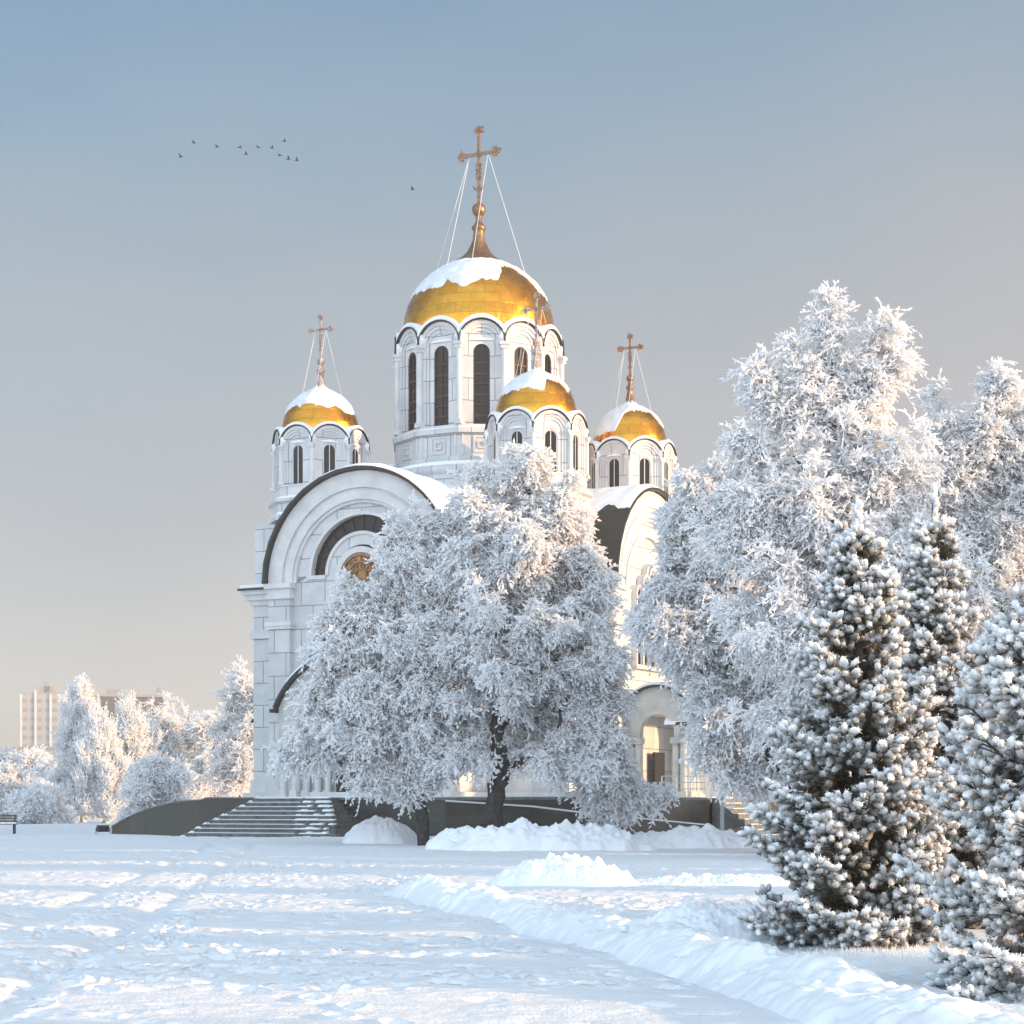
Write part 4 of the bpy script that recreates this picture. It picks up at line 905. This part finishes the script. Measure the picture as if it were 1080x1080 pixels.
# ------------------------------------------------------------------ spruces
def spruce(rng, H, R, zlow=.02, power=.75, step=.15, nb=6, leader=.35, shoot=.11, rs=.033, open_=0.0, thr=.4):
    SA = []; SB = []; r_a = []; sh_p = []; sh_d = []; sh_l = []; sh_o = []
    z = zlow*H+.05
    while z < H-leader*1.0:
        f = z/H; Lz = R*(1-f)**power*(.5+.5*min(1, f/.10+.55)); gap = rng.random() < open_
        for k in range(nb if f < .8 else 5):
            az = rng.uniform(0, 2*pi); l = Lz*rng.uniform(.72, 1.16)*(1 if not gap else .6)
            el = radians(rng.uniform(-12, 12)+(-6+36*f)); d = np.array((cos(az)*cos(el), sin(az)*cos(el), sin(el)))
            zz = z+rng.uniform(-.5, .5)*step; p = np.array((0, 0, zz)); pts = [p]; ns = max(4, int(l/.07))
            for i in range(1, ns+1):
                t = i/ns; q = np.array((0, 0, zz))+d*l*t; q[2] += -.10*l*sin(pi*t*.9)+.16*l*t*t; pts.append(q+rng.normal(size=3)*.006)
            side = np.cross(d, (0, 0, 1)); side /= np.linalg.norm(side)
            for i in range(ns):
                SA.append(pts[i]); SB.append(pts[i+1]); r_a.append(.018*(1-i/ns)+.006)
                t = (i+1)/ns
                if t < .25: continue
                dd = pts[i+1]-pts[i]; dd /= np.linalg.norm(dd)
                for s in (-1, 1):
                    bl = (.34*l*(1-t)+.10)*rng.uniform(.7, 1.2); bd = dd*.75+side*s*.8+np.array((0, 0, rng.uniform(-.25, .2))); bd /= np.linalg.norm(bd)
                    nsub = max(1, int(bl/.085)); q0 = pts[i+1]
                    SA.append(q0); SB.append(q0+bd*bl*.9); r_a.append(.007)
                    for j in range(nsub):
                        u = (j+.6)/nsub; q = q0+bd*bl*u
                        e = bd*.7+rng.normal(size=3)*.45+np.array((0, 0, .18)); sh_p.append(q); sh_d.append(e); sh_l.append(shoot*rng.uniform(.65, 1.2)); sh_o.append(t*.6+.4*u)
                if rng.random() < .5:
                    e = dd*.6+rng.normal(size=3)*.5+np.array((0, 0, .35)); sh_p.append(pts[i+1]); sh_d.append(e); sh_l.append(shoot*rng.uniform(.6, 1)); sh_o.append(t)
            sh_p.append(pts[-1]); sh_d.append(pts[-1]-pts[-2]+np.array((0,0,.02))); sh_l.append(shoot*1.3); sh_o.append(1.2)
        z += step*rng.uniform(.8, 1.2)*(1 if f < .75 else .75)
    # leader
    for i in range(14):
        q = H-leader*1.2+leader*1.2*i/14; sh_p.append(np.array((0, 0, q))); sh_d.append(np.array((rng.normal()*.15, rng.normal()*.15, 1))); sh_l.append(.15); sh_o.append(1.4)
        if i < 13: sh_p.append(np.array((0, 0, q))); az = rng.uniform(0, 2*pi); sh_d.append(np.array((cos(az)*.35, sin(az)*.35, 1))); sh_l.append(.12); sh_o.append(1.4)
    sh_p = np.array(sh_p); sh_d = np.array(sh_d); sh_d /= np.linalg.norm(sh_d, axis=1, keepdims=True); sh_l = np.array(sh_l); sh_o = np.array(sh_o); n = len(sh_p)
    fr = np.clip((sh_o-thr)*2.4, .0, 1)*rng.uniform(.7, 1.12, n); fr = np.clip(fr, 0, 1)
    # core of each shoot: spindle with 6 sides, 4 rings
    a = np.cross(sh_d, rng.normal(size=(n, 3))); a /= np.linalg.norm(a, axis=1, keepdims=True); b_ = np.cross(sh_d, a); k = 6
    q = np.arange(k)*2*pi/k; rings = [(0, .4), (.3, .9), (.7, 1.0), (.93, .7), (1.05, .12)]; V = []
    for t, rr_ in rings:
        rad = rs*rr_*(1+rng.normal(size=(n, k))*.13)
        V.append(sh_p[:, None]+sh_d[:, None]*(sh_l*t)[:, None, None]+(np.cos(q)[None, :, None]*a[:, None]+np.sin(q)[None, :, None]*b_[:, None])*rad[:, :, None])
    V = np.stack(V, 1).reshape(-1, 3); nr = len(rings); i = np.arange(k); Fq = np.concatenate([np.stack([r*k+i, r*k+(i+1) % k, (r+1)*k+(i+1) % k, (r+1)*k+i], 1) for r in range(nr-1)])
    Fq = (Fq[None]+(np.arange(n)*nr*k)[:, None, None]).reshape(-1, 4)
    T = np.concatenate([Fq[:, [0, 1, 2]], Fq[:, [0, 2, 3]]])
    tt = np.array([r[0] for r in rings]); fa = np.clip(fr[:, None, None]*(.28+.95*tt)[None, :, None]+0*q[None, None], 0, 1)
    # the upper side of a shoot carries more rime
    upn = (np.cos(q)[None]*a[:, 2:3]+np.sin(q)[None]*b_[:, 2:3]); fa = np.clip(fa+fr[:, None, None]*.45*upn[:, None, :], 0, 1); att = fa.reshape(-1)
    # needles
    m_ = 22; bi = np.repeat(np.arange(n), m_); t = rng.random(len(bi)); an = rng.random(len(bi))*2*pi
    nrm = np.cos(an)[:, None]*a[bi]+np.sin(an)[:, None]*b_[bi]; p = sh_p[bi]+sh_d[bi]*(sh_l[bi]*t)[:, None]+nrm*rs*.7; d = nrm*.9+sh_d[bi]*.7
    sv, sf = spikes(p, d, rng.uniform(.022, .04, len(bi)), np.full(len(bi), .0042), rng); fa2 = np.clip(fr[bi]*(.3+.85*t)+fr[bi]*.5*nrm[:, 2], 0, 1); fa2 = np.repeat(fa2[:, None], 5, 1)+np.array([-.15, 0, 0, 0, .25])[None]
    A2 = np.concatenate([att, np.clip(fa2, 0, 1).ravel()])
    V2 = np.concatenate([V, sv]); T2 = np.concatenate([T, sf+len(V)])
    SA = np.array(SA); SB = np.array(SB); r_a = np.array(r_a); zz = np.linspace(0, H-.15, 20)
    tA = np.stack([zz[:-1]*0, zz[:-1]*0, zz[:-1]], 1); tB = np.stack([zz[1:]*0, zz[1:]*0, zz[1:]], 1); tr = .03+.014*H*(1-zz/H)
    tv, tf = tubes(np.concatenate([SA, tA]), np.concatenate([SB, tB]), np.concatenate([r_a, tr[:-1]]), np.concatenate([r_a*.8, tr[1:]]), 5)
    return (tv, tf), (V2, T2, A2)
def plant_spruce(label, loc, data, rz=0):
    t = thing('spruce', label, 'spruce', loc, rz, 'frosted spruces'); (tv, tf), (V, T, A) = data
    npmesh('trunk', tv, tf, 'bark', t, True); npmesh('crown', V, T, 'needle', t, attr=A); return t
rng = np.random.default_rng(61); b = foot(905, 20.4)
plant_spruce('full conical frosted spruce with a white leader, nearest to the snow heap', b, spruce(rng, 4.72, 1.33, power=.8, step=.14, nb=7, open_=.12), 0)
rng = np.random.default_rng(62); b = foot(985, 23.5)
plant_spruce('taller slender frosted spruce just behind the full conical one', b, spruce(rng, 5.45, 1.62, power=.95, step=.16, nb=7, open_=.3, leader=.5), 1)
rng = np.random.default_rng(63); b = foot(1120, 15.8)
plant_spruce('blue-white spruce with layered boughs cut off by the right edge', b, spruce(rng, 3.35, 1.28, power=.5, step=.15, nb=7, open_=.3, thr=.24), 2)
# dry grass stubs poking through the snow below the near spruce
rng = np.random.default_rng(64); n = 2600; x = rng.uniform(2.9, 4.9, n); y = 19.0+rng.normal(size=n)*.35; z = ground_h(x, y)-.01
sv, sf = spikes(np.stack([x, y, z], 1), np.stack([rng.normal(size=n)*.3, rng.normal(size=n)*.3, np.ones(n)], 1), rng.uniform(.03, .09, n), np.full(n, .004), rng)
o = npmesh('frosted_grass', sv, sf, 'frost'); tag(o, 'short frosted grass tips poking through the snow below the spruce', 'grass'); o['kind'] = 'stuff'
# ------------------------------------------------------------------ birds
pos = [(204.5,150.7),(190.7,165.5),(229.4,155),(253,155.7),(259.7,163),(272.7,155.7),(287,156.2),(300,149),(295.5,164),(304.3,168),(313,169.4),(435,200)]
wh = ['first bird at the upper left end of the flock', 'lowest bird at the far left of the flock', 'third bird from the left in the flock', 'left one of two close birds in the middle of the flock', 'lower one of two close birds in the middle of the flock', 'sixth bird along the flock, level with its neighbours', 'bird just left below the highest bird', 'highest bird of the flock on its right', 'first of three birds trailing down at the right', 'middle one of three birds trailing down at the right', 'last bird at the right end of the flock', 'single bird flying apart near the big cross']
rnd = random.Random(9)
for k, (px, py) in enumerate(pos):
    D = 140; x, y, z = P(px, py, D); t = tag(thing('bird', '', '', (x, y, z), rnd.uniform(-.6, .6)), 'tiny dark '+wh[k], 'bird', 'flock of birds in the sky')
    fl = rnd.uniform(.05, .22); mb = MB(); vs = []
    for i in range(7):
        s = -.17+.34*i/6; r = .042*sin(pi*min(1, (i+.35)/6.6))
        for j in range(6): vs.append((s, r*cos(j*pi/3), r*sin(j*pi/3)))
    mb.add(vs, [(i*6+j, i*6+(j+1) % 6, (i+1)*6+(j+1) % 6, (i+1)*6+j) for i in range(6) for j in range(6)], True)
    mb.add([(-.15,-.02,0),(-.15,.02,0),(-.26,.05,.01),(-.26,-.05,.01)], [(0,1,2,3)]); mb.build('body', 'bird', t)
    for s in (-1, 1):
        w = MB(); w.add([(.07, s*.03, .01), (-.07, s*.03, .01), (.05, s*.17, fl*.8), (-.06, s*.17, fl*.8), (-.04, s*.33, fl), (0, s*.03, .03), (0, s*.17, fl*.8+.015)], [(0,1,3,2),(2,3,4),(0,2,6,5),(1,5,6,3),(2,4,6),(3,6,4)]); w.build('wing', 'bird', t)
# ------------------------------------------------------------------ distant buildings
def bldg(name, label, px0, px1, D, h, depth, m, blocks=(), rz=0):
    cx = ((px0+px1)/2-540)/F*D; w = (px1-px0)/F*D; t = thing(name, label, 'building', (cx, D, -1), rz)
    mb = MB(); mb.box(-w/2, w/2, 0, depth, 0, h+1); mb.build('walls', m, t)
    r = MB()
    r.box(-w/2-.2, w/2+.2, -.2, depth+.2, h+1, h+1.5)
    for (a, b_, z) in blocks: r.box(a*w, b_*w, depth*.2, depth*.7, h+1.5, h+1.5+z)
    r.build('roof', 'far_roof', t)
    if m == 'fa' and h > 30:
        p = MB(); [p.box(w*q-.35, w*q+.35, -.5, -.1, 0, h+1+1.2*(k_ % 2)) for k_, q in enumerate((-.5, -.18, .16, .5))]; p.build('pilasters', 'marble_plain', t)
    return t, w
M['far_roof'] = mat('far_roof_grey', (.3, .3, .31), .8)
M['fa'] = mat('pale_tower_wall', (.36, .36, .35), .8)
M['fb'] = mat('grey_block_wall', (.12, .115, .115), .8)
M['fw'] = mat('far_window_glass', (.22, .24, .26), .3, 0, .4)
def windows(t, w, h, cols, rows, z0=2.5, ww=.55, wh=.55):
    cnt = 0
    for r in range(rows):
        for c in range(cols):
            x = -w/2+w*(c+.5)/cols; z = z0+(h-z0)*(r+.35)/rows; a = w/cols*ww/2; b_ = (h-z0)/rows*wh
            mb = MB(); mb.box(x-a, x+a, -.06, .04, z, z+b_); mb.build('window', 'fw', t); cnt += 1
Hh = lambda py, D: EYE+(YH-py)/F*D
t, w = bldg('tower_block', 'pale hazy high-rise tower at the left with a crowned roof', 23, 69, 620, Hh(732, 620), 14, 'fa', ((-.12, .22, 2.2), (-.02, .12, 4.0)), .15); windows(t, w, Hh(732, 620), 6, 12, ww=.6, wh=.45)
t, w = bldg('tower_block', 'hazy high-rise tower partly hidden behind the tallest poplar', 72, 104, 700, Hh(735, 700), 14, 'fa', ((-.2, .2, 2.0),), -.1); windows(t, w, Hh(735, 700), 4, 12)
t, w = bldg('apartment_block', 'grey flat-roofed block with rooftop masts above the frosted trees', 107, 172, 330, Hh(735, 330), 12, 'fb', ((-.42, -.2, 1.0), (-.1, .1, .6), (.4, .47, 1.4)), .2); windows(t, w, Hh(735, 330), 6, 5, ww=.4, wh=.5)
t, w = bldg('low_building', 'low pale building at the left edge below the high-rise tower', -20, 60, 420, Hh(790, 420), 12, 'fa', (), 0); windows(t, w, Hh(790, 420), 8, 4, ww=.6)

# ------------------------------------------------------------------ haze
M['haze'] = bpy.data.materials.new('thin_frost_haze'); m = M['haze']; m.use_nodes = True; m.node_tree.nodes.clear()
o_ = m.node_tree.nodes.new('ShaderNodeOutputMaterial'); vl = m.node_tree.nodes.new('ShaderNodeVolumePrincipled')
vl.inputs['Color'].default_value = (.93, .94, .96, 1); vl.inputs['Density'].default_value = .0009; vl.inputs['Anisotropy'].default_value = .2
m.node_tree.links.new(vl.outputs[0], o_.inputs['Volume'])
mb = MB(); mb.box(-900, 900, -300, 1500, -4, 43); hz = mb.build('haze', 'haze'); hz['kind'] = 'stuff'; hz['label'] = 'thin pale winter haze'; hz['category'] = 'haze'

# ------------------------------------------------------------------ light, sky, camera
SAZ = math.atan2(-.30, 1.0); SEL = radians(8.5)
sd = (cos(SEL)*cos(SAZ), cos(SEL)*sin(SAZ), sin(SEL))
from mathutils import Vector
ld = bpy.data.lights.new('sun', 'SUN'); ld.energy = 4.8; ld.angle = radians(.6); ld.color = (1, .62, .32)
lo = bpy.data.objects.new('sun', ld); C.objects.link(lo); lo.rotation_euler = Vector(sd).to_track_quat('Z', 'Y').to_euler()
w = bpy.data.worlds.new('World'); bpy.context.scene.world = w; w.use_nodes = True; nt = w.node_tree; nt.nodes.clear()
out = nt.nodes.new('ShaderNodeOutputWorld'); bg = nt.nodes.new('ShaderNodeBackground'); sky = nt.nodes.new('ShaderNodeTexSky')
sky.sky_type = 'NISHITA'; sky.sun_disc = False; sky.sun_elevation = SEL; sky.sun_rotation = math.atan2(sd[0], sd[1]); sky.air_density = 1.0; sky.dust_density = 1.2
class W_:  # tiny shim so that the helpers work on the world tree
    node_tree = nt
tc = nt.nodes.new('ShaderNodeTexCoord'); sx = nt.nodes.new('ShaderNodeSeparateXYZ'); nt.links.new(tc.outputs['Generated'], sx.inputs[0])
# high thin overcast: colour by height in the sky, with soft streaks
mp = nt.nodes.new('ShaderNodeMapping'); mp.inputs['Scale'].default_value = (2.2, 1.2, 4.5); mp.inputs['Rotation'].default_value = (.1, .32, 0); nt.links.new(tc.outputs['Generated'], mp.inputs[0])
nz = nt.nodes.new('ShaderNodeTexNoise'); nz.inputs['Scale'].default_value = 1.5; nz.inputs['Detail'].default_value = 5; nz.inputs['Roughness'].default_value = .5; nt.links.new(mp.outputs[0], nz.inputs['Vector'])
ad = nt.nodes.new('ShaderNodeMath'); ad.operation = 'MULTIPLY_ADD'; ad.inputs[1].default_value = .16; nt.links.new(nz.outputs['Fac'], ad.inputs[0])
sb = nt.nodes.new('ShaderNodeMath'); sb.operation = 'SUBTRACT'; sb.inputs[1].default_value = .078; nt.links.new(sx.outputs['Z'], sb.inputs[0]); nt.links.new(sb.outputs[0], ad.inputs[2])
cr = nt.nodes.new('ShaderNodeValToRGB'); nt.links.new(ad.outputs[0], cr.inputs[0]); e = cr.color_ramp
def lin(r, g, b): f = lambda c: ((c/255+.055)/1.055)**2.4 if c > 10 else c/255/12.92; return (f(r), f(g), f(b), 1)
K = 10.0/1.62     # the ramp is stored divided by K so that the Background strength stays in the physical-sky range
stops = [(0.0, lin(240, 235, 229), 1), (.07, lin(223, 222, 222), 1), (.17, lin(186, 190, 197), 1), (.27, lin(167, 180, 191), 1), (.33, lin(146, 172, 194), 1), (.40, lin(122, 158, 188), 1), (.55, (.28, .35, .41, 1), 1), (1.0, (.24, .31, .37, 1), 1)]
e.elements[0].position = 0; e.elements[0].color = stops[0][1]; e.elements[1].position = 1; e.elements[1].color = stops[-1][1]
for p, c, _ in stops[1:-1]: q = e.elements.new(p); q.color = c
# added fill: the unseen sky behind the camera is brightened to light shaded fronts
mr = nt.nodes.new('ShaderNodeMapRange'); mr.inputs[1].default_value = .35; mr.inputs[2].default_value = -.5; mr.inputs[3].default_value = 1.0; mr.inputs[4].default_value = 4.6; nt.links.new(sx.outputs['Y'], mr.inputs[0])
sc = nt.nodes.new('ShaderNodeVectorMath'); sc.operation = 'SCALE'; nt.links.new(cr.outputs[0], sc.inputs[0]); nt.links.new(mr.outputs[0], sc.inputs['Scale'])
sc2 = nt.nodes.new('ShaderNodeVectorMath'); sc2.operation = 'SCALE'; sc2.inputs['Scale'].default_value = K; 
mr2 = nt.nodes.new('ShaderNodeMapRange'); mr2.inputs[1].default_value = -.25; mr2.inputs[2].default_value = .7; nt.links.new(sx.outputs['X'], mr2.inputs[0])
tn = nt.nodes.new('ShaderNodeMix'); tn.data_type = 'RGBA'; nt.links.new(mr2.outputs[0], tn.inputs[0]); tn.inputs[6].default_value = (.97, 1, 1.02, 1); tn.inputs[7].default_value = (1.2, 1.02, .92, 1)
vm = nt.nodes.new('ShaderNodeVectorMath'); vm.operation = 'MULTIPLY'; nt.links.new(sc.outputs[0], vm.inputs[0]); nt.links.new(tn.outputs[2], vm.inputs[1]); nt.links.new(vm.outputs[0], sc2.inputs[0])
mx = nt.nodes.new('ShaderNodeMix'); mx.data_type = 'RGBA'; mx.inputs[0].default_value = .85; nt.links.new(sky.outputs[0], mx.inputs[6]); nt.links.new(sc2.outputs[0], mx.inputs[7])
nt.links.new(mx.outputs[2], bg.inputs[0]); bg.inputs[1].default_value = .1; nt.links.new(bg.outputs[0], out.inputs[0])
cam = bpy.data.cameras.new('camera'); co = bpy.data.objects.new('camera', cam); C.objects.link(co); co.location = (0, 0, EYE); co.rotation_euler = (pi/2, 0, 0)
cam.sensor_width = 36; cam.lens = 36*F/1080; cam.shift_y = (YH-540)/1080; cam.clip_end = 8000; cam.clip_start = .1
S = bpy.context.scene; S.camera = co
S.view_settings.view_transform = 'Standard'; S.view_settings.look = 'None'; S.view_settings.exposure = .8; S.view_settings.gamma = 1
S.render.engine = 'CYCLES'; S.cycles.max_bounces = 8; S.cycles.diffuse_bounces = 6; S.cycles.glossy_bounces = 3; S.cycles.volume_bounces = 0; S.cycles.use_denoising = True
